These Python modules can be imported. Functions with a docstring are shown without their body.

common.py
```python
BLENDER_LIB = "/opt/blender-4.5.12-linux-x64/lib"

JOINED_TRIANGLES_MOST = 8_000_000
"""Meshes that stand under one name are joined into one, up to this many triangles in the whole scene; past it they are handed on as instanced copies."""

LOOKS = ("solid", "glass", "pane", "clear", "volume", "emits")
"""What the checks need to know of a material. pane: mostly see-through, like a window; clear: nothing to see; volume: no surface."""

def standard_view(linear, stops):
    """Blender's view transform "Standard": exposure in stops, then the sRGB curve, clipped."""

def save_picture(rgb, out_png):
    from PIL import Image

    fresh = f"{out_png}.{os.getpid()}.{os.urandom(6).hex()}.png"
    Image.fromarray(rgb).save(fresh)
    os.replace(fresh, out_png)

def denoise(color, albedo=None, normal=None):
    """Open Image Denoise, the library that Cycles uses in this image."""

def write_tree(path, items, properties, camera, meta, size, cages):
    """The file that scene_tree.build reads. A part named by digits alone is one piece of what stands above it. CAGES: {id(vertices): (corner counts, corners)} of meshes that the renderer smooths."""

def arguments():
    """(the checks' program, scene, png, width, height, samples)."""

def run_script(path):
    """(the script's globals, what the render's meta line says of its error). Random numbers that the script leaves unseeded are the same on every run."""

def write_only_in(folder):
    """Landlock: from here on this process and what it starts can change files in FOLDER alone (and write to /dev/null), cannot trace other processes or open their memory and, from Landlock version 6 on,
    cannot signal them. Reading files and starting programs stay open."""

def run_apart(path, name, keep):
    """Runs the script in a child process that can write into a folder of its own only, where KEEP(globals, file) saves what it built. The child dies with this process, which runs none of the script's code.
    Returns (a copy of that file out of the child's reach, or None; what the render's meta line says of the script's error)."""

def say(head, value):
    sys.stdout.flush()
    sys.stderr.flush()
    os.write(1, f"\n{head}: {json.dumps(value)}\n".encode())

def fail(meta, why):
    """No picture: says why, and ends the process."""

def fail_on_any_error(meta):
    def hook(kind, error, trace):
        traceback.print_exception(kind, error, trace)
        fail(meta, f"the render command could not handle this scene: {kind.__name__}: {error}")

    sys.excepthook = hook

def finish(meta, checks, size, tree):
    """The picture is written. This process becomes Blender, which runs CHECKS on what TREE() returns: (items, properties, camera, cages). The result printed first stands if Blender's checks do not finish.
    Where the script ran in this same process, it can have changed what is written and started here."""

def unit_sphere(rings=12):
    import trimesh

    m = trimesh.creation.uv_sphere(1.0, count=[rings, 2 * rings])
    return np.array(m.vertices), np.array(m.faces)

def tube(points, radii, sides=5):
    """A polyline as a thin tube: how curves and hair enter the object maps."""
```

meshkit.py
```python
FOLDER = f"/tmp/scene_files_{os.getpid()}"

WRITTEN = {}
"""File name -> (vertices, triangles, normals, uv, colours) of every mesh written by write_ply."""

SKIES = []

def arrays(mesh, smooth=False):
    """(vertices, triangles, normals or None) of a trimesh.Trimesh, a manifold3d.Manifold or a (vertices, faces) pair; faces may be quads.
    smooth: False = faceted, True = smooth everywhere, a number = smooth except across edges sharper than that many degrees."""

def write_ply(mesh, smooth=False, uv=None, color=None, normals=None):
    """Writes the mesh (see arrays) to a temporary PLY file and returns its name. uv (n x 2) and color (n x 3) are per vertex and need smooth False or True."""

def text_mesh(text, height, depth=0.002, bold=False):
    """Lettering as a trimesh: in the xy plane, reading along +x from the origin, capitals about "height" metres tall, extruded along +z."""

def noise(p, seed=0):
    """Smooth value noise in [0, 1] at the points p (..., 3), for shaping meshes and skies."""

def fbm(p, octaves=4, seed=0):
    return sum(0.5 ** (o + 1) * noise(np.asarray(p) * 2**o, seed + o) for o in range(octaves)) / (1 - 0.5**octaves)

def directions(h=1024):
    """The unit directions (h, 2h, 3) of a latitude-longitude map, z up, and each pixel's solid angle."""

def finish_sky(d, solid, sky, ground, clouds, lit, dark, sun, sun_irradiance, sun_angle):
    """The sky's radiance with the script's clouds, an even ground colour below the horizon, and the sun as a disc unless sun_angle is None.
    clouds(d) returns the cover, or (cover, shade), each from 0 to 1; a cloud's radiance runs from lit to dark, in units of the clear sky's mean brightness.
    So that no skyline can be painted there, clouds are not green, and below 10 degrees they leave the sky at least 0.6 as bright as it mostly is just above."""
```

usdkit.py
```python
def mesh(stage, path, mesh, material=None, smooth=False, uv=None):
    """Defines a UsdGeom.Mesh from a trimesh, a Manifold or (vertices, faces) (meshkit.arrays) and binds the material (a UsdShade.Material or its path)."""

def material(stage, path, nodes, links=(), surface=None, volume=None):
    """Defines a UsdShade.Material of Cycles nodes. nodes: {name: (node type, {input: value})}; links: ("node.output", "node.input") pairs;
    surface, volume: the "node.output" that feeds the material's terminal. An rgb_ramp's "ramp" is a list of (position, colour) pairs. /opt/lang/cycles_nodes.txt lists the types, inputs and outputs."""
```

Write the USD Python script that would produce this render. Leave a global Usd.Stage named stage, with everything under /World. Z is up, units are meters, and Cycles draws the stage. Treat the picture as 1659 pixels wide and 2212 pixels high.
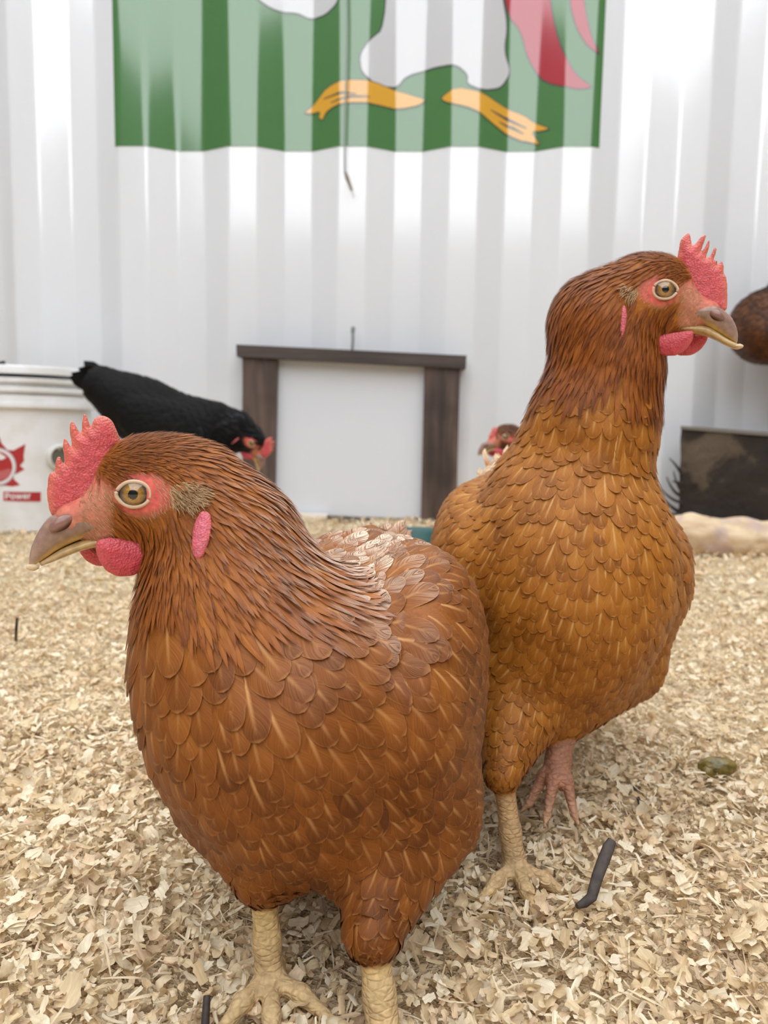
import math
import numpy as np, trimesh, usdkit, meshkit
import manifold3d as m3
from scipy.spatial import cKDTree
from scipy.ndimage import zoom as nd_zoom
from shapely.geometry import Polygon, Point, LineString, box as sbox
from shapely import affinity, contains_xy
from pxr import Usd, UsdGeom, UsdLux, UsdShade, Sdf, Gf, Vt

stage = Usd.Stage.CreateInMemory()
UsdGeom.SetStageUpAxis(stage, UsdGeom.Tokens.z)
UsdGeom.SetStageMetersPerUnit(stage, 1.0)
world = UsdGeom.Xform.Define(stage, '/World')
UsdGeom.Scope.Define(stage, '/World/Looks')
V = np.array

# ------------------------------------------------------------------ camera
IW, IH, FPX = 1659, 2212, 1660.0
CAM_H = .245
PITCH, ROLL, YAW = np.radians(6.3), np.radians(1.0), np.radians(2.5)
FW = V([-np.sin(YAW) * np.cos(PITCH), np.cos(YAW) * np.cos(PITCH), -np.sin(PITCH)])
_R0 = V([np.cos(YAW), np.sin(YAW), 0.]); _U0 = np.cross(_R0, FW)
CR = np.cos(ROLL) * _R0 + np.sin(ROLL) * _U0
CU = np.cos(ROLL) * _U0 - np.sin(ROLL) * _R0
EYE = V([0, 0, CAM_H])
cam = UsdGeom.Camera.Define(stage, '/World/camera')
mat4 = np.eye(4); mat4[0, :3] = CR; mat4[1, :3] = CU; mat4[2, :3] = -FW; mat4[3, :3] = EYE
cam.AddTransformOp().Set(Gf.Matrix4d(mat4.tolist()))
cam.CreateFocalLengthAttr(5.7)
cam.CreateHorizontalApertureAttr(5.7 * IW / FPX)
cam.CreateVerticalApertureAttr(5.7 * IH / FPX)
cam.CreateClippingRangeAttr(Gf.Vec2f(.01, 100))
cam.CreateFStopAttr(2.6)
cam.CreateFocusDistanceAttr(.36)
cam.CreateExposureAttr(-.78)

# ------------------------------------------------------------------ light: an even overcast sky
sky = UsdLux.DomeLight.Define(stage, '/World/sky')
sky.CreateIntensityAttr(1.85)
sky.CreateColorAttr(Gf.Vec3f(.925, .955, 1.0))


def ray(px, py):
    return FW + CR * (px - IW / 2) / FPX - CU * (py - IH / 2) / FPX


def P(px, py, d):
    """The point at distance d along the lens axis that the photograph shows at (px, py)."""
    return EYE + ray(px, py) * d


def on_plane(px, py, o, n):
    r = ray(px, py)
    return EYE + r * (((o - EYE) @ n) / (r @ n))


def unit(a):
    a = np.asarray(a, float)
    return a / np.maximum(np.linalg.norm(a, axis=-1, keepdims=True), 1e-12)


# ------------------------------------------------------------------ scene helpers
_taken = {}


def path(name, parent=None):
    base = str(parent.GetPath()) if parent is not None else '/World'
    k = _taken.get((base, name), 0)
    _taken[(base, name)] = k + 1
    return base + '/' + name + (f'_{k:03d}' if k else '')


def tag(p, label=None, cat=None, group=None, kind=None):
    for k, v in (('label', label), ('category', cat), ('group', group), ('kind', kind)):
        if v:
            p.SetCustomDataByKey(k, v)
    return p


def thing(name, label, cat, loc=(0, 0, 0), group=None):
    x = UsdGeom.Xform.Define(stage, path(name))
    x.AddTranslateOp().Set(Gf.Vec3d(*map(float, loc)))
    x.GetPrim().SetCustomDataByKey('label', label)
    tag(x.GetPrim(), None, cat, group)
    return x.GetPrim()


def obj(name, mesh, material, parent=None, smooth=30, prim=None, loc=(0, 0, 0), label=None):
    """ONE Mesh prim, given in world coordinates. prim: {name: per-vertex array} (needs smooth False or True)."""
    v, f = (np.array(mesh.vertices), np.array(mesh.faces)) if hasattr(mesh, 'vertices') else meshkit.arrays(mesh)[:2]
    off = np.zeros(3)
    if parent is not None:
        off = np.array(UsdGeom.Xformable(parent).GetLocalTransformation().ExtractTranslation()) if parent.IsA(UsdGeom.Xform) else _offsets.get(str(parent.GetPath()), off)
    m = usdkit.mesh(stage, path(name, parent), (v - off, f), material, smooth)
    _offsets[str(m.GetPath())] = off
    for k, a in (prim or {}).items():
        a = np.asarray(a, np.float32)
        pv = UsdGeom.PrimvarsAPI(m)
        if a.ndim == 2:
            pv.CreatePrimvar(k, Sdf.ValueTypeNames.Color3fArray, 'vertex').Set(Vt.Vec3fArray.FromNumpy(a))
        else:
            pv.CreatePrimvar(k, Sdf.ValueTypeNames.FloatArray, 'vertex').Set(Vt.FloatArray.FromNumpy(a))
    if label:
        m.GetPrim().SetCustomDataByKey('label', label)
    return m.GetPrim()


_offsets = {}


def structure(name, mesh, material, smooth=30, label=None, cat=None, prim=None):
    p = obj(name, mesh, material, None, smooth, prim)
    return tag(p, label, cat, kind='structure')


def mat(name, nodes, links=(), surface='p.BSDF'):
    return usdkit.material(stage, '/World/Looks/' + name, nodes, links, surface=surface)


def plain(name, col, rough=.5, **kw):
    return mat(name, {'p': ('principled_bsdf', dict(base_color=col, roughness=rough, **kw))})


def cat_mesh(ms):
    return trimesh.util.concatenate(ms)


def rbox(sx, sy, sz, c=(0, 0, 0), r=.003):
    """A box with chamfered edges."""
    r = min(r, sx * .45, sy * .45, sz * .45)
    pts = []
    for a in (-1, 1):
        for b in (-1, 1):
            for d in (-1, 1):
                for k in range(3):
                    h = [sx / 2 - r, sy / 2 - r, sz / 2 - r]
                    h[k] += r
                    pts.append([a * h[0], b * h[1], d * h[2]])
    m = trimesh.convex.convex_hull(np.array(pts) + np.asarray(c))
    return m


def lathe(prof, n=64, c=(0, 0, 0)):
    m = trimesh.creation.revolve(np.array(prof, float), sections=n)
    m.apply_translation(c)
    return m


def tube(pts, rad, sides=8):
    import common
    p = np.asarray(pts, float)
    rad = np.broadcast_to(rad, (len(p),))
    t = unit(np.gradient(p, axis=0))
    a = unit(np.cross(t, np.where(np.abs(t[:, 2:]) < .9, [0, 0, 1.], [1., 0, 0])))
    b = np.cross(t, a)
    g = np.arange(sides) * 2 * np.pi / sides
    v = p[:, None] + rad[:, None, None] * (np.cos(g)[None, :, None] * a[:, None] + np.sin(g)[None, :, None] * b[:, None])
    i, j = np.meshgrid(np.arange(len(p) - 1), np.arange(sides), indexing='ij')
    q = np.stack([i * sides + j, i * sides + (j + 1) % sides, (i + 1) * sides + (j + 1) % sides, (i + 1) * sides + j], -1).reshape(-1, 4)
    f = np.vstack([q[:, [0, 1, 2]], q[:, [0, 2, 3]]])
    n = len(v.reshape(-1, 3))
    v = np.vstack([v.reshape(-1, 3), p[:1], p[-1:]])
    k = np.arange(sides)
    f = np.vstack([f, np.stack([np.full(sides, n), (k + 1) % sides, k], 1), np.stack([np.full(sides, n + 1), n - sides + k, n - sides + (k + 1) % sides], 1)])
    return trimesh.Trimesh(v, f, process=False)


# ------------------------------------------------------------------ signed distances
def smin(a, b, k):
    h = np.clip(.5 + .5 * (b - a) / k, 0, 1)
    return b * (1 - h) + a * h - k * h * (1 - h)


def d_cone(p, a, b, ra, rb):
    ba = b - a
    L = np.linalg.norm(ba)
    t = np.clip(((p - a) @ ba) / (L * L), 0, 1)
    return np.linalg.norm(p - a - t[:, None] * ba, axis=1) - (ra + (rb - ra) * t)


def d_ell(p, c, M, r):
    q = (p - c) @ M.T
    k0 = np.linalg.norm(q / r, axis=1)
    k1 = np.linalg.norm(q / (r * r), axis=1)
    return k0 * (k0 - 1) / np.maximum(k1, 1e-9)


def field(prims, p):
    d = None
    for kind, k, *a in prims:
        x = d_cone(p, *a) if kind == 'c' else d_ell(p, *a)
        d = x if d is None else smin(d, x, k)
    return d


def bounds(prims):
    lo, hi = [], []
    for kind, k, *a in prims:
        if kind == 'c':
            for c, r in ((a[0], a[2]), (a[1], a[3])):
                lo.append(c - r), hi.append(c + r)
        else:
            lo.append(a[0] - a[2].max()), hi.append(a[0] + a[2].max())
    return np.min(lo, 0), np.max(hi, 0)


def grad(fn, p, e=4e-4):
    g = 0
    for s in ((1, 1, 1), (1, -1, -1), (-1, 1, -1), (-1, -1, 1)):
        s = V(s, float)
        g = g + fn(p + s * e)[:, None] * s
    return unit(g)


def nets(F, org, h):
    """Surface nets of the grid F (negative inside)."""
    ins = F < 0
    n = F.shape
    acc = np.zeros((n[0] - 1, n[1] - 1, n[2] - 1, 3), np.float32)
    cnt = np.zeros(acc.shape[:3], np.float32)
    cs = [(a, b, c) for a in (0, 1) for b in (0, 1) for c in (0, 1)]
    sl = lambda o: tuple(slice(x, x + m - 1) for x, m in zip(o, n))
    for a in range(8):
        for b in range(a + 1, 8):
            d = np.abs(V(cs[a]) - V(cs[b]))
            if d.sum() != 1:
                continue
            cross = ins[sl(cs[a])] != ins[sl(cs[b])]
            i = np.nonzero(cross)
            fa, fb = F[sl(cs[a])][i], F[sl(cs[b])][i]
            t = fa / (fa - fb)
            acc[i] += V(cs[a]) + t[:, None] * (V(cs[b]) - V(cs[a]))
            cnt[i] += 1
    cell = cnt > 0
    idx = np.full(cell.shape, -1, np.int64)
    idx[cell] = np.arange(cell.sum())
    w = np.argwhere(cell)
    v = org + h * (w + acc[cell] / cnt[cell][:, None])
    quads = []
    for ax in range(3):
        u, w_ = (ax + 1) % 3, (ax + 2) % 3
        s0 = [slice(None)] * 3; s1 = [slice(None)] * 3
        s0[ax], s1[ax] = slice(0, n[ax] - 1), slice(1, n[ax])
        for k in (u, w_):
            s0[k] = s1[k] = slice(1, n[k] - 1)
        a, b = ins[tuple(s0)], ins[tuple(s1)]
        e = np.argwhere(a != b)
        if not len(e):
            continue
        flip = a[tuple(e.T)]
        e[:, u] += 1; e[:, w_] += 1
        c = []
        for du, dw in ((-1, -1), (0, -1), (0, 0), (-1, 0)):
            g = e.copy(); g[:, u] += du; g[:, w_] += dw
            c.append(idx[tuple(g.T)])
        q = np.stack(c, 1)
        q[~flip] = q[~flip][:, ::-1]
        quads.append(q)
    q = np.vstack(quads)
    return trimesh.Trimesh(v, np.vstack([q[:, [0, 1, 2]], q[:, [0, 2, 3]]]), process=False)


def sdf_mesh(prims, h, coarse=5, pad=.006):
    lo, hi = bounds(prims)
    lo, hi = lo - pad - h * coarse, hi + pad + h * coarse
    nc = np.ceil((hi - lo) / (h * coarse)).astype(int) + 2
    ax = [lo[k] + h * coarse * np.arange(nc[k]) for k in range(3)]
    g = np.stack(np.meshgrid(*ax, indexing='ij'), -1).reshape(-1, 3)
    Fc = field(prims, g).reshape(nc)
    near = np.abs(Fc) < h * coarse * 2.2
    nf = (nc - 1) * coarse + 1
    F = nd_zoom(Fc, nf / nc, order=1, grid_mode=False, mode='nearest') if False else np.where(np.repeat(np.repeat(np.repeat(Fc, coarse, 0), coarse, 1), coarse, 2) < 0, -1., 1.)[:nf[0], :nf[1], :nf[2]].astype(np.float32)
    nr = np.repeat(np.repeat(np.repeat(near, coarse, 0), coarse, 1), coarse, 2)[:nf[0], :nf[1], :nf[2]]
    i = np.argwhere(nr)
    F[tuple(i.T)] = field(prims, lo + h * i)
    m = nets(F, lo, h)
    fn = lambda p: field(prims, p)
    v = np.array(m.vertices)
    for _ in range(2):
        v = v - np.clip(fn(v), -h, h)[:, None] * grad(fn, v)
    return trimesh.Trimesh(v, m.faces, process=False)


def relax(m, n):
    from scipy.sparse import coo_matrix
    f, v = np.asarray(m.faces), np.array(m.vertices)
    a = np.concatenate([f[:, 0], f[:, 1], f[:, 2]]); b = np.concatenate([f[:, 1], f[:, 2], f[:, 0]])
    A = coo_matrix((np.ones(2 * len(a)), (np.r_[a, b], np.r_[b, a])), (len(v), len(v))).tocsr()
    w = np.maximum(np.asarray(A.sum(1)), 1)
    for _ in range(n):
        v = .4 * v + .6 * (A @ v) / w
    return trimesh.Trimesh(v, f, process=False)


def poly_dist(poly, xy):
    """Signed distance (positive inside) of xy to a closed polygon."""
    a = np.asarray(poly, float); b = np.roll(a, -1, 0)
    best = np.full(len(xy), 1e9)
    for p, q in zip(a, b):
        d = q - p
        t = np.clip(((xy - p) @ d) / max(d @ d, 1e-18), 0, 1)
        best = np.minimum(best, np.linalg.norm(xy - p - t[:, None] * d, axis=1))
    return np.where(contains_xy(Polygon(a), xy[:, 0], xy[:, 1]), best, -best)


def smooth_poly(p, n=3):
    p = np.asarray(p, float)
    for _ in range(n):
        q = np.roll(p, -1, 0)
        p = np.stack([.8 * p + .2 * q, .2 * p + .8 * q], 1).reshape(-1, 2)
    return p


def slab(poly, o, ex, ez, es, thick, d0, h=.0006, bumps=.0002, bend=None, seed=0):
    """A fleshy lobe: the outline poly (in the ex, ez plane through o), thick in the middle and rounded to its edge."""
    poly = np.asarray(poly, float)
    lo, hi = poly.min(0) - 3 * h, poly.max(0) + 3 * h
    nx, nz = np.ceil((hi - lo) / h).astype(int) + 1
    ny = int(np.ceil(thick / h)) + 4
    X, Z = np.meshgrid(lo[0] + h * np.arange(nx), lo[1] + h * np.arange(nz), indexing='ij')
    d = poly_dist(poly, np.stack([X.ravel(), Z.ravel()], 1)).reshape(X.shape)
    nz_ = meshkit.fbm(np.stack([X * 900, Z * 900, np.zeros_like(X)], -1), 2, seed) - .5
    T = thick / 2 * np.sqrt(np.clip(d / d0, 0, 1)) * (1 + 0 * nz_) + bumps * nz_ * np.clip(d / .001, 0, 1)
    ys = h * (np.arange(ny) - (ny - 1) / 2)
    F = np.where(d[:, :, None] > 0, np.abs(ys)[None, None] - T[:, :, None], np.maximum(np.abs(ys)[None, None] - .0, -d[:, :, None]))
    m = nets(np.moveaxis(F, 2, 1).astype(np.float32), V([lo[0], ys[0], lo[1]]), h)
    v = np.array(m.vertices)
    y = v[:, 1] + (bend(v[:, 0], v[:, 2]) if bend else 0)
    v = o + v[:, :1] * ex + y[:, None] * es + v[:, 2:] * ez
    m = trimesh.Trimesh(v, m.faces, process=False)
    return relax(m, 2)

# ------------------------------------------------------------------ the setting
WY = 2.033                                  # front of the container wall's near flats
PER, X0 = .2838, -.7525                     # period of the corrugation, centre of one near flat
_tx = np.arange(-PER, 2 * PER, .0005)


def _trap(x):
    s = np.abs((x - X0 + PER / 2) % PER - PER / 2)         # 0 at a near flat's centre
    return np.clip((s - .036) / .070, 0, 1) * .036


_ty = np.convolve(np.pad(_trap(_tx), 10, mode='wrap'), np.ones(21) / 21, 'valid')


def prof(x):
    return WY + np.interp((np.asarray(x) - X0) % PER, _tx - X0 - 0, _ty) if False else WY + np.interp((np.asarray(x) + PER) % PER, _tx, _ty)


xs = []
for k in range(-8, 12):
    c = X0 + PER * k
    for e in (-.106, -.036, .036, .106):
        xs += list(c + e + np.linspace(-.0055, .0055, 6))
    xs += [c, c - .071, c + .071]
xs = np.array(sorted(x for x in xs if -2.45 < x < 2.25))
zs = np.linspace(-.05, 2.45, 34)
gx, gz = np.meshgrid(xs, zs, indexing='ij')
gy = prof(gx) + .0016 * (meshkit.fbm(np.stack([gx * 3, gz * 1.6, gx * 0], -1), 2, 5) - .5)
vv = np.stack([gx, gy, gz], -1).reshape(-1, 3)
ii, jj = np.meshgrid(np.arange(len(xs) - 1), np.arange(len(zs) - 1), indexing='ij')
nz_ = len(zs)
qq = np.stack([ii * nz_ + jj, (ii + 1) * nz_ + jj, (ii + 1) * nz_ + jj + 1, ii * nz_ + jj + 1], -1).reshape(-1, 4)
wall_mesh = trimesh.Trimesh(vv, np.vstack([qq[:, [0, 1, 2]], qq[:, [0, 2, 3]]]), process=False)
M_wall = mat('white_enamel', {
    'g': ('geometry', {}), 'm': ('mapping', {'scale': (2.0, 2.0, .5)}),
    'n': ('noise_texture', {'scale': 3.0, 'detail': 4.0}),
    'r': ('rgb_ramp', {'ramp': [(0, (.69, .70, .715)), (.5, (.74, .75, .77)), (1, (.77, .78, .80))]}),
    'n2': ('noise_texture', {'scale': 9.0, 'detail': 2.0}),
    'b': ('bump', {'strength': .05, 'distance': .004}),
    'p': ('principled_bsdf', {'roughness': .13, 'ior': 1.95})},
    [('g.position', 'm.vector'), ('m.vector', 'n.vector'), ('n.fac', 'r.fac'), ('r.color', 'p.base_color'), ('g.position', 'n2.vector'), ('n2.fac', 'b.height'), ('b.normal', 'p.normal')])
structure('wall_back', wall_mesh, M_wall, True, 'white corrugated steel container wall behind the hens', 'wall')

M_board = mat('added_wall_boards', {
    'g': ('geometry', {}), 'm': ('mapping', {'scale': (6., 6., .6)}),
    'n': ('noise_texture', {'scale': 6.0, 'detail': 5.0}),
    'r': ('rgb_ramp', {'ramp': [(.2, (.10, .10, .105)), (.8, (.22, .22, .23))]}),
    'p': ('principled_bsdf', {'roughness': .7})},
    [('g.position', 'm.vector'), ('m.vector', 'n.vector'), ('n.fac', 'r.fac'), ('r.color', 'p.base_color')])
# three unseen board walls, added so the glossy wall mirrors something dark
structure('wall_left', trimesh.creation.box([.05, 6.6, 3.1], trimesh.transformations.translation_matrix([-2.4, -1.22, 1.55])), M_board, False, 'unseen board wall added on the left for dark reflections', 'wall')
structure('wall_right', trimesh.creation.box([.05, 6.6, 3.1], trimesh.transformations.translation_matrix([2.2, -1.22, 1.55])), M_board, False, 'unseen board wall added on the right for dark reflections', 'wall')
structure('wall_front', trimesh.creation.box([4.55, .05, 2.4], trimesh.transformations.translation_matrix([-.1, -4.545, 1.2])), M_board, False, 'unseen board wall added behind the viewer for dark reflections low down', 'wall')


def ground(x, y):
    p = np.stack([x, y, 0 * x], -1)
    return .022 * (meshkit.fbm(p * 7, 3, 3) - .5) + .010 * (meshkit.fbm(p * 40, 2, 8) - .5)


gx, gy = np.meshgrid(np.linspace(-2.42, 2.22, 230), np.concatenate([np.linspace(-4.55, .1, 40), np.linspace(.12, 2.1, 200)]), indexing='ij')
fz = ground(gx, gy)
nb = gx.shape[1]
ii, jj = np.meshgrid(np.arange(gx.shape[0] - 1), np.arange(nb - 1), indexing='ij')
qq = np.stack([ii * nb + jj, (ii + 1) * nb + jj, (ii + 1) * nb + jj + 1, ii * nb + jj + 1], -1).reshape(-1, 4)
floor_mesh = trimesh.Trimesh(np.stack([gx, gy, fz - .004], -1).reshape(-1, 3), np.vstack([qq[:, [0, 1, 2]], qq[:, [0, 2, 3]]]), process=False)
M_floor = mat('shavings_bed', {
    'g': ('geometry', {}), 'mp': ('mapping', {'scale': (1., 1., .4)}),
    'd': ('noise_texture', {'scale': 70., 'detail': 3.}),
    'v': ('voronoi_texture', {'scale': 130., 'randomness': 1.}),
    'mix': ('mix', {'fac': .12}),
    'r': ('rgb_ramp', {'ramp': [(0, (.22, .145, .075)), (.3, (.50, .37, .21)), (.6, (.70, .55, .35)), (1, (.82, .70, .50))]}),
    's': ('separate_color', {}), 'b': ('bump', {'strength': .6, 'distance': .004}),
    'p': ('principled_bsdf', {'roughness': .85})},
    [('g.position', 'd.vector'), ('g.position', 'mix.color1'), ('d.color', 'mix.color2'), ('mix.color', 'v.vector'), ('v.color', 's.color'), ('s.r', 'r.fac'), ('r.color', 'p.base_color'), ('v.distance', 'b.height'), ('b.normal', 'p.normal')])
structure('floor', floor_mesh, M_floor, True, 'ground bedded with pale wood shavings', 'floor')

# loose shavings: curled flakes, splinters and crumbs
rng = np.random.default_rng(11)
SHAVE = [(.84, .70, .48), (.76, .60, .37), (.88, .77, .57), (.67, .50, .29), (.80, .61, .40), (.60, .44, .28)]
SHW = [.24, .22, .22, .14, .10, .08]
flake_mats = []
for i, c in enumerate(SHAVE):
    flake_mats.append(mat(f'shaving_{"abcdef"[i]}', {
        'tc': ('texture_coordinate', {}), 'm': ('mapping', {'scale': (120., 900., 900.)}),
        'n': ('noise_texture', {'scale': 1.0, 'detail': 3.0}), 'o': ('object_info', {}),
        'h': ('hsv', {'color': c, 'saturation': 1.0}), 'mr': ('map_range', {'from_min': .25, 'from_max': .75, 'to_min': .74, 'to_max': 1.12}),
        'p': ('principled_bsdf', {'roughness': .6, 'ior': 1.35}), 't': ('translucent_bsdf', {'color': c}), 'mx': ('mix_closure', {'fac': .22})},
        [('tc.object', 'm.vector'), ('m.vector', 'n.vector'), ('n.fac', 'mr.value'), ('mr.result', 'h.value'), ('h.color', 'p.base_color'), ('p.BSDF', 'mx.closure1'), ('t.BSDF', 'mx.closure2')], surface='mx.closure'))


def flake(L, W, curl, twist, taper, cup, r):
    nu, nv = 8, 4
    u = np.linspace(0, 1, nu)[:, None]; v = np.linspace(-1, 1, nv)[None]
    a = (u - .5) * curl
    x = L * np.sin(a) / max(curl, .05)
    z = L * (1 - np.cos(a)) / max(curl, .05)
    jag = 1 + .25 * (meshkit.noise(np.stack([u * 7 + 0 * v, np.sign(v) * 3 + 0 * u, 0 * u * v + r], -1), 3) - .5) * 2
    w = W / 2 * (1 - taper * np.abs(2 * u - 1) ** 2) * jag
    tw = twist * (u - .5)
    y = v * w * np.cos(tw)
    z = z + v * w * np.sin(tw) + cup * W * v ** 2
    p = np.stack([x + 0 * v, y, z], -1).reshape(-1, 3)
    i, j = np.meshgrid(np.arange(nu - 1), np.arange(nv - 1), indexing='ij')
    q = np.stack([i * nv + j, (i + 1) * nv + j, (i + 1) * nv + j + 1, i * nv + j + 1], -1).reshape(-1, 4)
    return p, q


sh = UsdGeom.PointInstancer.Define(stage, '/World/wood_shavings')
tag(sh.GetPrim(), 'loose pale pine shavings scattered thick over the ground', 'wood shavings', kind='stuff')
protos, pw = [], []
for ci in range(6):
    for s in range(7):
        big = s < 3
        L, W = (rng.uniform(.011, .018), rng.uniform(.0045, .008)) if s < 2 else (rng.uniform(.004, .010), rng.uniform(.0020, .0045)) if s < 5 else (rng.uniform(.011, .022), rng.uniform(.0008, .0016))
        curl = rng.uniform(1.2, 3.6) if s in (0, 3) else rng.uniform(.2, 1.2)
        p, q = flake(L, W, curl, rng.uniform(-1.2, 1.2), rng.uniform(.1, .6), rng.uniform(-.15, .3), ci * 10 + s)
        m = usdkit.mesh(stage, f'/World/wood_shavings/shaving_{len(protos):03d}', (p, q), flake_mats[ci], True)
        protos.append(m.GetPath())
        pw.append(SHW[ci] * (.32, .38, 1.2, 1.6, 1.9, .55, .5)[s])
sh.CreatePrototypesRel().SetTargets(protos)
pts = []
for d0, d1, n, sc in ((.16, .60, 32000, 1.0), (.60, 1.1, 32000, 1.0), (1.1, 2.03, 34000, 1.35)):
    m = n * 2
    y = np.sqrt(rng.uniform(d0 ** 2, d1 ** 2, m)); x = rng.uniform(-1, 1, m) * (.92 * y + .16) - .03
    k = np.nonzero((x > -2.3) & (x < 2.1))[0][:n]
    pts.append(np.stack([x[k], y[k], np.full(len(k), sc)], 1))
pts = np.vstack(pts)
pts = pts[pts[:, 1] < WY - .012]
n = len(pts)
pos = np.stack([pts[:, 0], pts[:, 1], ground(pts[:, 0], pts[:, 1]) + rng.uniform(-.001, .007, n) * pts[:, 2]], 1)
yaw_, til, rol = rng.uniform(0, 2 * np.pi, n), rng.normal(0, .42, n), rng.normal(0, .42, n) + np.pi * (rng.random(n) < .5)
qz = np.stack([np.cos(yaw_ / 2), 0 * yaw_, 0 * yaw_, np.sin(yaw_ / 2)], 1)
qy = np.stack([np.cos(til / 2), 0 * til, np.sin(til / 2), 0 * til], 1)
qx = np.stack([np.cos(rol / 2), np.sin(rol / 2), 0 * rol, 0 * rol], 1)


def qmul(a, b):
    w1, x1, y1, z1 = a.T; w2, x2, y2, z2 = b.T
    return np.stack([w1 * w2 - x1 * x2 - y1 * y2 - z1 * z2, w1 * x2 + x1 * w2 + y1 * z2 - z1 * y2, w1 * y2 - x1 * z2 + y1 * w2 + z1 * x2, w1 * z2 + x1 * y2 - y1 * x2 + z1 * w2], 1)


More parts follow.
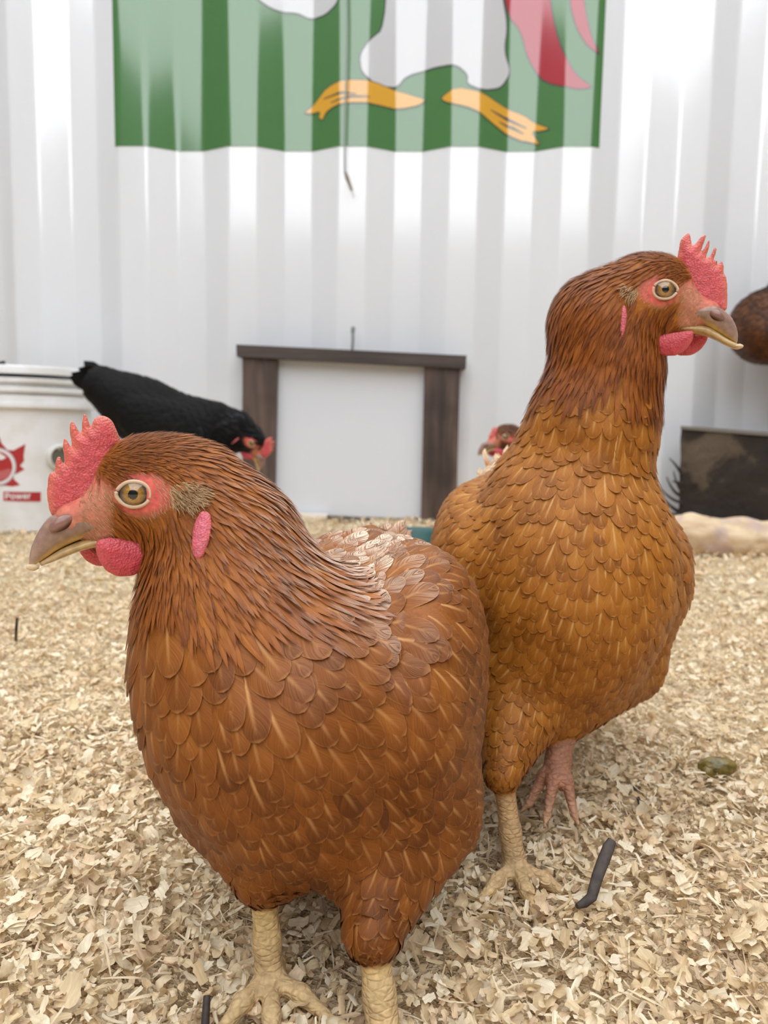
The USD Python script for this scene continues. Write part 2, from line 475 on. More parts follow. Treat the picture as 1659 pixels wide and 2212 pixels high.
quat = qmul(qmul(qz, qy), qx)
sh.CreatePositionsAttr(Vt.Vec3fArray.FromNumpy(pos.astype(np.float32)))
sh.CreateOrientationsAttr([Gf.Quath(float(a), float(b), float(c), float(d)) for a, b, c, d in quat])
sh.CreateScalesAttr(Vt.Vec3fArray.FromNumpy((pts[:, 2:] * rng.uniform(.7, 1.15, (n, 1)) * np.ones(3)).astype(np.float32)))
pw = np.array(pw) / sum(pw)
sh.CreateProtoIndicesAttr(Vt.IntArray.FromNumpy(rng.choice(len(protos), n, p=pw).astype(np.int32)))


# ------------------------------------------------------------------ vinyl banner on the wall
def on_wall(px, py, y=WY + .018):
    r = ray(px, py)
    p = EYE + r * ((y - 0) / r[1])
    return p[0], p[2]


def decal(poly, off, surf, step=.006):
    """A flat print: the outline poly in (x, z), cut into strips and laid on the surface surf(x) at the height off above it."""
    g = Polygon(poly) if not hasattr(poly, 'geoms') and not isinstance(poly, Polygon) else poly
    g = g.buffer(0)
    x0, z0, x1, z1 = g.bounds
    V_, F_ = [], []
    n = 0
    for a in np.arange(x0, x1, step):
        s = g.intersection(sbox(a, z0 - 1, a + step, z1 + 1))
        for part in getattr(s, 'geoms', [s]):
            if part.geom_type != 'Polygon' or part.area < 1e-10:
                continue
            v, f = trimesh.creation.triangulate_polygon(part, engine='earcut')
            V_.append(v); F_.append(np.asarray(f) + n); n += len(v)
    v, f = np.vstack(V_), np.vstack(F_)
    out = np.stack([v[:, 0], surf(v[:, 0], off), v[:, 1]], 1)
    m = trimesh.Trimesh(out, f, process=False)
    m.merge_vertices()
    flip = m.face_normals[:, 1] > 0
    f = np.array(m.faces); f[flip] = f[flip][:, ::-1]
    return trimesh.Trimesh(m.vertices, f, process=False)


wsurf = lambda x, o: prof(x) - o
wp = lambda pts: [on_wall(*p) for p in pts]


def vinyl(name, c):
    return mat(name, {'p': ('principled_bsdf', {'base_color': c, 'roughness': .12, 'ior': 1.95})})


M_green, M_white, M_red, M_yel, M_out = vinyl('vinyl_green', (.050, .165, .036)), vinyl('vinyl_white', (.55, .55, .56)), vinyl('vinyl_red', (.36, .012, .022)), vinyl('vinyl_yellow', (.66, .33, .012)), vinyl('vinyl_outline', (.045, .05, .045))
ban = thing('banner', 'green printed vinyl banner stuck on the white corrugated wall', 'banner', (-.18, WY, .94))
zb = on_wall(760, 322)[1]
gx0, gx1 = -.799, .436
decg = decal([(gx0, zb), (gx1, zb), (gx1, zb + .80), (gx0, zb + .80)], .0012, wsurf)
obj('sheet', decg, M_green, ban, True)


def print_shape(name, pts, material, lvl, edge=.005, rounds=2):
    p = Polygon(smooth_poly(wp(pts), rounds)).buffer(0)
    p = p.intersection(sbox(gx0 + .003, zb + .003, gx1 - .003, 9))
    q = p.buffer(-edge)
    o = obj(name + '_outline', decal(p, .0014 + lvl, wsurf), M_out, ban, True)
    obj(name, decal(q, .0018 + lvl, wsurf), material, ban, True)


# a plain bird shape of the same colours and size, its upper half above the frame
print_shape('red_plume', [(1075, -60), (1185, -60), (1196, 40), (1212, 110), (1240, 168), (1285, 198), (1235, 203), (1175, 178), (1140, 120), (1125, 60), (1098, 30)], M_red, 0, .003)
print_shape('red_plume', [(1222, -60), (1255, -60), (1262, 30), (1276, 90), (1298, 132), (1262, 108), (1240, 70), (1226, 20)], M_red, 0, .003)
print_shape('white_body', [(840, -160), (828, 60), (800, 90), (776, 125), (780, 165), (812, 190), (858, 186), (878, 160), (930, 146), (985, 150), (1008, 170), (1006, 190), (1040, 204), (1084, 190), (1108, 150), (1092, 105), (1100, 50), (1086, -20), (1080, -160)], M_white, .0006, .0035)
print_shape('white_wing', [(540, -60), (548, 0), (585, 22), (640, 22), (665, 36), (705, 34), (735, 12), (748, -60)], M_white, .0006, .003)
print_shape('yellow_foot', [(924, 210), (905, 224), (862, 232), (800, 230), (752, 230), (722, 236), (706, 244), (696, 262), (686, 252), (690, 240), (672, 242), (652, 240), (668, 228), (682, 214), (705, 190), (750, 178), (810, 180), (868, 192)], M_yel, .0012, .0022, 1)
print_shape('yellow_foot', [(948, 215), (985, 194), (1040, 205), (1095, 228), (1136, 244), (1152, 256), (1192, 280), (1168, 282), (1152, 280), (1160, 294), (1170, 312), (1146, 304), (1122, 300), (1075, 276), (1020, 242), (968, 230)], M_yel, .0012, .0022, 1)
for cr in ([(700, 214), (740, 206), (770, 210), (740, 209)], [(716, 226), (760, 214), (800, 216), (760, 217)], [(1060, 240), (1100, 252), (1138, 272), (1098, 256)], [(1080, 262), (1110, 270), (1132, 284), (1108, 274)]):
    obj('toe_crease', decal(Polygon(wp(cr)).buffer(.0012), .0034, wsurf), M_out, ban, True)

# ------------------------------------------------------------------ pop door, cord
M_wood = mat('dark_stained_wood', {
    'g': ('geometry', {}), 'm': ('mapping', {'scale': (26., 26., 2.4)}),
    'n': ('noise_texture', {'scale': 1.6, 'detail': 6., 'distortion': .8}),
    'k': ('noise_texture', {'scale': 9., 'detail': 2.}),
    'r': ('rgb_ramp', {'ramp': [(.25, (.030, .019, .014)), (.5, (.085, .055, .042)), (.75, (.16, .105, .075))]}),
    'r2': ('rgb_ramp', {'ramp': [(.3, (.35, .3, .28)), (.55, (1, 1, 1))]}),
    'mx': ('mix', {'mix_type': 'multiply', 'fac': .8}),
    'b': ('bump', {'strength': .3, 'distance': .002}), 'p': ('principled_bsdf', {'roughness': .55})},
    [('g.position', 'm.vector'), ('m.vector', 'n.vector'), ('n.fac', 'r.fac'), ('g.position', 'k.vector'), ('k.fac', 'r2.fac'), ('r.color', 'mx.color1'), ('r2.color', 'mx.color2'), ('mx.color', 'p.base_color'), ('n.fac', 'b.height'), ('b.normal', 'p.normal')])
M_woodx = mat('dark_stained_wood_across', {
    'g': ('geometry', {}), 'm': ('mapping', {'scale': (2.4, 26., 30.)}),
    'n': ('noise_texture', {'scale': 1.6, 'detail': 6., 'distortion': .8}),
    'r': ('rgb_ramp', {'ramp': [(.25, (.028, .018, .015)), (.5, (.055, .038, .032)), (.75, (.10, .072, .058))]}),
    'b': ('bump', {'strength': .3, 'distance': .002}), 'p': ('principled_bsdf', {'roughness': .55})},
    [('g.position', 'm.vector'), ('m.vector', 'n.vector'), ('n.fac', 'r.fac'), ('r.color', 'p.base_color'), ('n.fac', 'b.height'), ('b.normal', 'p.normal')])
M_panel = plain('white_panel', (.70, .72, .76), .35)
M_pale = plain('pale_wood', (.86, .80, .72), .7)
pd = thing('pop_door', 'dark timber frame around a closed white sliding chicken door on the container wall', 'door', (-.18, WY - .03, 0))


def board4(px, y, th, m, name, r=.003, label=None):
    """A board seen as the quad px (clockwise from top left) whose front face lies at depth y."""
    q = np.array([on_wall(a, b, y) for a, b in px])
    v = [[x, yy, z] for yy in (y, y + th) for x, z in q]
    m_ = trimesh.convex.convex_hull(np.array(v))
    return obj(name, m_, m, pd, 20, label=label)


yb = WY - .046
board4([(510, 744), (1008, 768), (1006, 796), (511, 770)], yb - .012, .055, M_woodx, 'lintel')
board4([(524, 771), (598, 775), (590, 1150), (523, 1150)], yb, .042, M_wood, 'post')
board4([(917, 792), (994, 796), (984, 1165), (908, 1165)], yb, .042, M_wood, 'post')
board4([(596, 774), (919, 790), (911, 1121), (590, 1109)], yb + .026, .014, M_panel, 'panel', label='white sliding door panel')
board4([(590, 1122), (915, 1132), (915, 1160), (590, 1160)], yb + .006, .05, M_wood, 'sill')
board4([(600, 1108), (706, 1111), (705, 1121), (600, 1119)], yb - .002, .02, M_pale, 'batten', label='short bare pale batten at the foot of the panel')

M_cord = plain('grey_cord', (.22, .24, .22), .8)
y_ = WY - .03
c = lambda px, py, y: EYE + ray(px, py) * (y / ray(px, py)[1])
cd = thing('pull_cord', 'thin grey cord hanging down the wall across the banner to a knotted end', 'cord', c(752, 390, y_))
top = c(747, -120, y_); bot = c(748, 376, y_)
ps = [top + (bot - top) * t + V([.004 * math.sin(5 * t), 0, 0]) for t in np.linspace(0, 1, 14)]
obj('line', tube(ps, .0022, 7), M_cord, cd, True)
obj('knot', tube([c(746, 372, y_), c(750, 384, y_), c(754, 394, y_), c(760, 411, y_)], [.003, .0055, .004, .003], 8), plain('knot_tan', (.25, .22, .16), .8), cd, True)
cd2 = thing('lifting_line', 'short grey line rising from the top of the dark wooden door frame', 'cord', c(762, 750, y_))
a_, b_ = c(761, 756, yb + .01), c(762, 712, yb + .01)
obj('line', tube([a_, (a_ + b_) / 2 + V([.001, 0, 0]), b_], .0035, 7), M_cord, cd2, True)
obj('toggle', tube([c(762, 718, yb + .01), c(763, 706, yb + .01)], .0052, 8), M_cord, cd2, True)

# ------------------------------------------------------------------ hens
def feather_mat(name, dark, mid, light, shaft, rim, pale, rough=.48, shaftw=.085):
    """A vane with a pale shaft, fine barbs and a thin rim; colours vary from feather to feather. fa = (along, across, tint), fb = (pale tip, shaft, downy)."""
    return mat(name, {
        'a': ('attribute', {'attribute': 'fa'}), 'b': ('attribute', {'attribute': 'fb'}),
        'A': ('separate_xyz', {}), 'B': ('separate_xyz', {}),
        'r': ('rgb_ramp', {'ramp': [(0, dark), (.5, mid), (1, light)]}),
        'c1': ('math', {'math_type': 'subtract', 'value2': .5}), 'c2': ('math', {'math_type': 'absolute'}),
        # barbs run out and forward from the shaft
        'k1': ('math', {'math_type': 'multiply_add', 'value2': -.75, 'value3': 0.}),
        'k2': ('math', {'math_type': 'add'}), 'k3': ('math', {'math_type': 'multiply', 'value2': 34.}), 'k4': ('math', {'math_type': 'multiply', 'value2': 91.}),
        'cv': ('combine_xyz', {'z': 0.}), 'nb': ('noise_texture', {'dimensions': '3D', 'scale': 1.0, 'detail': 2.5}),
        'mb': ('map_range', {'from_min': .25, 'from_max': .75, 'to_min': -.22, 'to_max': .22}),
        'g': ('geometry', {}), 'nl': ('noise_texture', {'scale': 45., 'detail': 2.}),
        'ml': ('map_range', {'from_min': .3, 'from_max': .7, 'to_min': -.15, 'to_max': .15}),
        'vg': ('map_range', {'from_min': .60, 'from_max': .94, 'to_min': 0., 'to_max': -.26, 'clamp': True}), 't0': ('math', {'math_type': 'add'}), 't1': ('math', {'math_type': 'add'}), 't2': ('math', {'math_type': 'add', 'use_clamp': True}),
        # shaft
        's1': ('map_range', {'from_min': .012, 'from_max': shaftw, 'to_min': 1., 'to_max': 0., 'clamp': True}),
        's2': ('map_range', {'from_min': .35, 'from_max': .92, 'to_min': 1., 'to_max': 0., 'clamp': True}),
        's3': ('math', {'math_type': 'multiply'}), 's4': ('math', {'math_type': 'multiply'}),
        'ms': ('mix', {'color2': shaft}),
        # rim
        'e1': ('map_range', {'from_min': .94, 'from_max': 1.0, 'to_min': 0., 'to_max': .8, 'clamp': True}),
        'e2': ('map_range', {'from_min': .44, 'from_max': .5, 'to_min': 0., 'to_max': .45, 'clamp': True}),
        'e3': ('math', {'math_type': 'maximum'}), 'me': ('mix', {'color2': rim}),
        # pale ends
        'p1': ('map_range', {'from_min': .45, 'from_max': .8, 'to_min': 0., 'to_max': 1., 'clamp': True}),
        'ps': ('map_range', {'from_min': .43, 'from_max': .53, 'to_min': .10, 'to_max': 1.5, 'clamp': True}), 'p3': ('math', {'math_type': 'multiply'}), 'p2': ('math', {'math_type': 'multiply', 'use_clamp': True}), 'mp': ('mix', {'color2': pale}),
        'bp': ('bump', {'strength': .35, 'distance': .0006}),
        'p': ('principled_bsdf', {'roughness': rough, 'ior': 1.33, 'sheen_weight': .04, 'sheen_roughness': .4, 'sheen_tint': (1., .8, .6)}),
        'tr': ('translucent_bsdf', {}), 'mx': ('mix_closure', {'fac': .12})},
        [('a.vector', 'A.vector'), ('b.vector', 'B.vector'), ('A.y', 'c1.value1'), ('c1.value', 'c2.value1'),
         ('c2.value', 'k1.value1'), ('A.x', 'k1.value3'), ('k1.value', 'k3.value1'), ('A.z', 'k4.value1'), ('k3.value', 'cv.x'), ('k4.value', 'cv.y'), ('A.y', 'cv.z'), ('cv.vector', 'nb.vector'),
         ('nb.fac', 'mb.value'), ('g.position', 'nl.vector'), ('nl.fac', 'ml.value'), ('A.x', 'vg.value'), ('A.z', 't0.value1'), ('vg.result', 't0.value2'), ('t0.value', 't1.value1'), ('mb.result', 't1.value2'), ('t1.value', 't2.value1'), ('ml.result', 't2.value2'), ('t2.value', 'r.fac'),
         ('c2.value', 's1.value'), ('A.x', 's2.value'), ('s1.result', 's3.value1'), ('s2.result', 's3.value2'), ('s3.value', 's4.value1'), ('B.y', 's4.value2'), ('s4.value', 'ms.fac'), ('r.color', 'ms.color1'),
         ('A.x', 'e1.value'), ('c2.value', 'e2.value'), ('e1.result', 'e3.value1'), ('e2.result', 'e3.value2'), ('e3.value', 'me.fac'), ('ms.color', 'me.color1'),
         ('A.x', 'p1.value'), ('nb.fac', 'ps.value'), ('p1.result', 'p3.value1'), ('ps.result', 'p3.value2'), ('p3.value', 'p2.value1'), ('B.x', 'p2.value2'), ('p2.value', 'mp.fac'), ('me.color', 'mp.color1'), ('mp.color', 'p.base_color'), ('mp.color', 'tr.color'),
         ('nb.fac', 'bp.height'), ('bp.normal', 'p.normal'), ('p.BSDF', 'mx.closure1'), ('tr.BSDF', 'mx.closure2')], surface='mx.closure')


def vertex_mat(name, attr='cd', rough=.5, bump=0., bscale=900., sss=0., coat=0., **kw):
    n = {'a': ('attribute', {'attribute': attr}), 'g': ('geometry', {}), 'n': ('noise_texture', {'scale': bscale, 'detail': 3.}),
         'mr': ('map_range', {'from_min': .3, 'from_max': .7, 'to_min': .80, 'to_max': 1.18}), 'h': ('hsv', {}),
         'v': ('voronoi_texture', {'scale': bscale}),
         'b': ('bump', {'strength': bump, 'distance': .0008}), 'p': ('principled_bsdf', dict(roughness=rough, coat_weight=coat, coat_roughness=.03, **kw))}
    if sss:
        n['p'][1].update(subsurface_weight=sss, subsurface_radius=(1., .25, .15), subsurface_scale=.0015)
    return mat(name, n, [('g.position', 'n.vector'), ('g.position', 'v.vector'), ('n.fac', 'mr.value'), ('mr.result', 'h.value'), ('a.color', 'h.color'), ('h.color', 'p.base_color'), ('v.distance', 'b.height'), ('b.normal', 'p.normal')])


M_skin = mat('hen_skin', {
    'a': ('attribute', {'attribute': 'cd'}), 'l': ('attribute', {'attribute': 'leg'}), 'g': ('geometry', {}), 'n': ('noise_texture', {'scale': 500., 'detail': 3.}),
    'mr': ('map_range', {'from_min': .3, 'from_max': .7, 'to_min': .82, 'to_max': 1.15}), 'h': ('hsv', {}), 'v': ('noise_texture', {'scale': 420., 'detail': 2.}),
    'mp': ('mapping', {'scale': (190., 190., 400.)}), 'w': ('voronoi_texture', {'scale': 1., 'feature': 'distance_to_edge'}),
    'wr': ('map_range', {'from_min': 0., 'from_max': .22, 'to_min': 0., 'to_max': 1., 'clamp': True}), 'mx': ('mix_float', {}),
    'lr': ('map_range', {'from_min': 0., 'from_max': 1., 'to_min': .88, 'to_max': 1.03}), 'ml': ('mix_float', {'a': 1.}), 'h2': ('hsv', {}),
    'b': ('bump', {'strength': .5, 'distance': .0008}), 'p': ('principled_bsdf', {'roughness': .55, 'ior': 1.33})},
    [('g.position', 'n.vector'), ('g.position', 'v.vector'), ('g.position', 'mp.vector'), ('mp.vector', 'w.vector'), ('w.distance', 'wr.value'), ('n.fac', 'mr.value'), ('mr.result', 'h.value'), ('a.color', 'h.color'),
     ('l.fac', 'mx.fac'), ('v.fac', 'mx.a'), ('wr.result', 'mx.b'), ('wr.result', 'lr.value'), ('l.fac', 'ml.fac'), ('lr.result', 'ml.b'), ('h.color', 'h2.color'), ('ml.result', 'h2.value'),
     ('h2.color', 'p.base_color'), ('mx.result', 'b.height'), ('b.normal', 'p.normal')])
M_comb = vertex_mat('comb_skin', rough=.42, bump=.5, bscale=1100., sss=.12)
M_horn = vertex_mat('beak_horn', rough=.2, bump=.05, bscale=300.)
M_eye = vertex_mat('eye_ball', rough=.12, bump=0., coat=1.0)
M_lid = plain('eyelid_skin', (.60, .42, .27), .5)
F_red = feather_mat('feather_rust', (.125, .034, .0045), (.245, .073, .0098), (.37, .126, .020), (.62, .31, .11), (.43, .18, .05), (.84, .66, .50))
F_gold = feather_mat('feather_gold', (.22, .066, .006), (.39, .135, .015), (.52, .215, .034), (.66, .37, .13), (.54, .24, .055), (.84, .66, .44))
F_hack = feather_mat('hackle_rust', (.12, .028, .003), (.30, .082, .008), (.46, .160, .020), (.55, .22, .05), (.44, .16, .03), (.86, .70, .56), .40, .16)
F_hackg = feather_mat('hackle_brown', (.11, .025, .003), (.27, .070, .007), (.40, .130, .018), (.55, .21, .05), (.40, .14, .025), (.82, .62, .45), .40, .16)
F_tan = feather_mat('feather_tan', (.26, .15, .07), (.44, .27, .13), (.58, .40, .22), (.6, .42, .24), (.6, .42, .25), (.8, .66, .5))
F_black = feather_mat('feather_black', (.0015, .0013, .0015), (.002, .0018, .002), (.005, .003, .0025), (.004, .004, .004), (.004, .004, .004), (.01, .01, .01), .75)
F_dark = feather_mat('feather_umber', (.035, .010, .002), (.085, .026, .005), (.15, .05, .010), (.2, .08, .02), (.16, .06, .015), (.5, .36, .25))
SHAPES = {
    'round': lambda u: np.clip(u / .45, 0, 1) ** .45 * np.sqrt(np.clip(1 - np.clip((u - .48) / .52, 0, 1) ** 2.3, 0, 1)),
    'lance': lambda u: np.clip(u / .4, 0, 1) ** .5 * np.clip((1 - u) / .55, 0, 1) ** .75,
}


def grow(fn, pos, direc, L, W, h0, h1, shape, nu, nv, tint, fb, conform=True, curl=0.):
    """A vane on every point of pos, running along direc and lying on the surface fn = 0, its root at the height h0 and its tip at h1."""
    n = len(pos)
    u = np.linspace(0, 1, nu); v = np.linspace(-1, 1, nv)
    if shape == 'round':
        u = 1 - (1 - u) ** 1.7
    nrm = grad(fn, pos)
    t = unit(direc - (direc * nrm).sum(1, keepdims=True) * nrm)
    b = np.cross(nrm, t)
    w = SHAPES[shape](u) * .5
    L = np.broadcast_to(L, n); W = np.broadcast_to(W, n); h0 = np.broadcast_to(h0, n); h1 = np.broadcast_to(h1, n)
    p = pos[:, None, None] + (u[None, :, None, None] * L[:, None, None, None]) * t[:, None, None] + (w[None, :, None, None] * v[None, None, :, None] * W[:, None, None, None]) * b[:, None, None]
    h = h0[:, None, None] + (h1 - h0)[:, None, None] * u[None, :, None] ** 1.3 - .10 * W[:, None, None] * (v ** 2)[None, None] * w[None, :, None] + curl * L[:, None, None] * u[None, :, None] ** 3
    flat = p.reshape(-1, 3)
    hh = h.ravel()
    if conform:
        for _ in range(2):
            d = fn(flat) - hh
            g = grad(fn, flat)
            flat = flat - np.clip(d, -.006, .006)[:, None] * g
    else:
        flat = flat + hh[:, None] * np.repeat(nrm, nu * nv, 0)
    i, j = np.meshgrid(np.arange(nu - 1), np.arange(nv - 1), indexing='ij')
    q = np.stack([i * nv + j, (i + 1) * nv + j, (i + 1) * nv + j + 1, i * nv + j + 1], -1).reshape(-1, 4)
    fa = np.empty((n, nu, nv, 3)); fa[..., 0] = u[None, :, None]; fa[..., 1] = (v * .5 + .5)[None, None]; fa[..., 2] = np.asarray(tint)[:, None, None]
    FB = np.broadcast_to(np.asarray(fb)[:, None, None], (n, nu, nv, 3))
    return flat.reshape(n, nu * nv, 3), q, fa.reshape(n, -1, 3), FB.reshape(n, -1, 3), nrm


def join(name, g, material, parent, kind='stuff', label=None, sel=None):
    v, q, fa, fb, _ = g
    if sel is not None:
        v, fa, fb = v[sel], fa[sel], fb[sel]
    n, k = v.shape[:2]
    qq = (q[None] + (np.arange(n) * k)[:, None, None]).reshape(-1, 4)
    m = trimesh.Trimesh(v.reshape(-1, 3), np.vstack([qq[:, [0, 1, 2]], qq[:, [0, 2, 3]]]), process=False)
    o = obj(name, m, material, parent, True, {'fa': fa.reshape(-1, 3), 'fb': fb.reshape(-1, 3)}, label=label)
    return tag(o, kind=kind) if kind else o


def singles(name, g, material, parent, sel):
    v, q, fa, fb, _ = g
    for i in sel:
        m = trimesh.Trimesh(v[i], np.vstack([q[:, [0, 1, 2]], q[:, [0, 2, 3]]]), process=False)
        obj(name, m, material, parent, True, {'fa': fa[i], 'fb': fb[i]})


def scatter(mesh, radius, seed, cand=14000, keep=None):
    """Points of the mesh at least radius(p) apart, the finest first."""
    rg = np.random.default_rng(seed)
    a = mesh.area_faces
    f = rg.choice(len(a), cand, p=a / a.sum())
    u, v = rg.random((2, cand)); s = u + v > 1; u[s], v[s] = 1 - u[s], 1 - v[s]
    tri = mesh.triangles[f]
    p = tri[:, 0] + u[:, None] * (tri[:, 1] - tri[:, 0]) + v[:, None] * (tri[:, 2] - tri[:, 0])
    if keep is not None:
        p = p[keep(p)]
    r = radius(p)
    T = cKDTree(p)
    dead = np.zeros(len(p), bool); out = []
    for i in range(len(p)):
        if not dead[i]:
            out.append(i)
            dead[T.query_ball_point(p[i], r[i])] = True
    return p[out]


class Axis:
    """The line that feathers follow, from the crown to the tail."""
    def __init__(self, pts):
        p = np.asarray(pts, float)
        s = np.concatenate([[0], np.cumsum(np.linalg.norm(np.diff(p, axis=0), axis=1))])
        self.L = s[-1]
        k = np.linspace(0, self.L, 90)
        q = np.stack([np.interp(k, s, p[:, i]) for i in range(3)], 1)
        for _ in range(12):
            q[1:-1] = .5 * q[1:-1] + .25 * (q[:-2] + q[2:])
        self.q, self.t, self.s = q, unit(np.gradient(q, axis=0)), k
        self.at = s

    def __call__(self, p, soft=.016):
        d = np.linalg.norm(p[:, None] - self.q[None], axis=2)
        w = np.exp(-((d - d.min(1, keepdims=True)) / soft) ** 2)
        w /= w.sum(1, keepdims=True)
        return w @ self.t, w @ self.s


def comb_part(name, poly, parent, o, ex, ez, es, thick, d0, col, edge, **kw):
    m = slab(poly, o, ex, ez, es, thick, d0, **kw)
    v = np.array(m.vertices)
    xy = np.stack([(v - o) @ ex, (v - o) @ ez], 1)
    d = np.clip(poly_dist(poly, xy) / .004, 0, 1)[:, None]
    n = meshkit.fbm(v * 350, 2, 4)[:, None]
    c = V(edge) * (1 - d) + V(col) * d
    return obj(name, m, M_comb, parent, True, {'cd': c * (.8 + .4 * n)})


def loft(sections):
    """Sections (centre line top, bottom, half width, side axis): rounded rings joined along the beak."""
    rings, n = [], 18
    g = np.arange(n) / n * 2 * np.pi
    for top, bot, hw, S in sections:
        c, r = (top + bot) / 2, (top - bot) / 2
        rings.append(c + np.cos(g)[:, None] * r + (np.sign(np.sin(g)) * np.abs(np.sin(g)) ** .85)[:, None] * hw * S)
    v = np.vstack(rings + [[rings[0].mean(0)], [rings[-1].mean(0)]])
    f = []
    for i in range(len(rings) - 1):
        for j in range(n):
            a, b = i * n + j, i * n + (j + 1) % n
            f += [[a, a + n, b], [b, a + n, b + n]]
    e = len(rings) * n
    for j in range(n):
        f += [[e, j, (j + 1) % n], [e + 1, e - n + (j + 1) % n, e - n + j]]
    m = trimesh.Trimesh(v, f, process=False)
    trimesh.repair.fix_normals(m)
    return m


def spline(rows, n):
    from scipy.interpolate import PchipInterpolator
    r = np.asarray(rows, float)
    return PchipInterpolator(np.arange(len(r)), r)(np.linspace(0, len(r) - 1, n))


def hen_head(t, hd):
    """Comb, beak, eyes, lids, wattles, lobes and ear tufts; the outlines are the photograph's, laid in the head's own plane. Returns the head's frame."""
    O = P(*hd['eye'], hd['depth'])
    sg, a, tl = hd['sign'], np.radians(hd['turn']), np.radians(hd.get('lean', 0))
    Fh = unit(CR * [1]) * sg * np.cos(a) + V([0, -1, 0]) * np.sin(a)
    Fh[2] = 0; Fh = unit(Fh)
    S = unit(np.cross(V([0, 0, 1.]), Fh) * (1 if np.cross(V([0, 0, 1.]), Fh)[1] < 0 else -1))
    Uh = V([0, 0, 1.])
    pt = np.radians(hd.get('pitch', 0))
    Fh, Uh = unit(Fh * np.cos(pt) - Uh * np.sin(pt)), unit(Uh * np.cos(pt) + Fh * np.sin(pt))
    Uh, S = unit(Uh * np.cos(tl) + S * np.sin(tl)), unit(S * np.cos(tl) - Uh * np.sin(tl))
    k = hd['size']

    def loc(pts, side=0.):
        q = np.array([on_plane(x, y, O + S * side, S) for x, y in pts]) - O
        return np.stack([q @ Fh, q @ Uh], 1)
    w = lambda x, z, s=0.: O + Fh * x * k + Uh * z * k + S * s * k
    prims = [('e', .006, w(-.0115, .0005), np.stack([Fh, S, Uh]), V([.0245, .0160, .0215]) * k),
             ('e', .008, w(-.002, .0075), np.stack([Fh, S, Uh]), V([.0145, .0112, .0138]) * k),
             ('c', .009, w(.000, -.004), w(.022, -.0115), .0132 * k, .0078 * k),
             ('c', .008, w(-.020, -.016), w(.010, -.0195), .0125 * k, .0065 * k)]
    return dict(O=O, F=Fh, S=S, U=Uh, k=k, w=w, loc=loc, prims=prims)


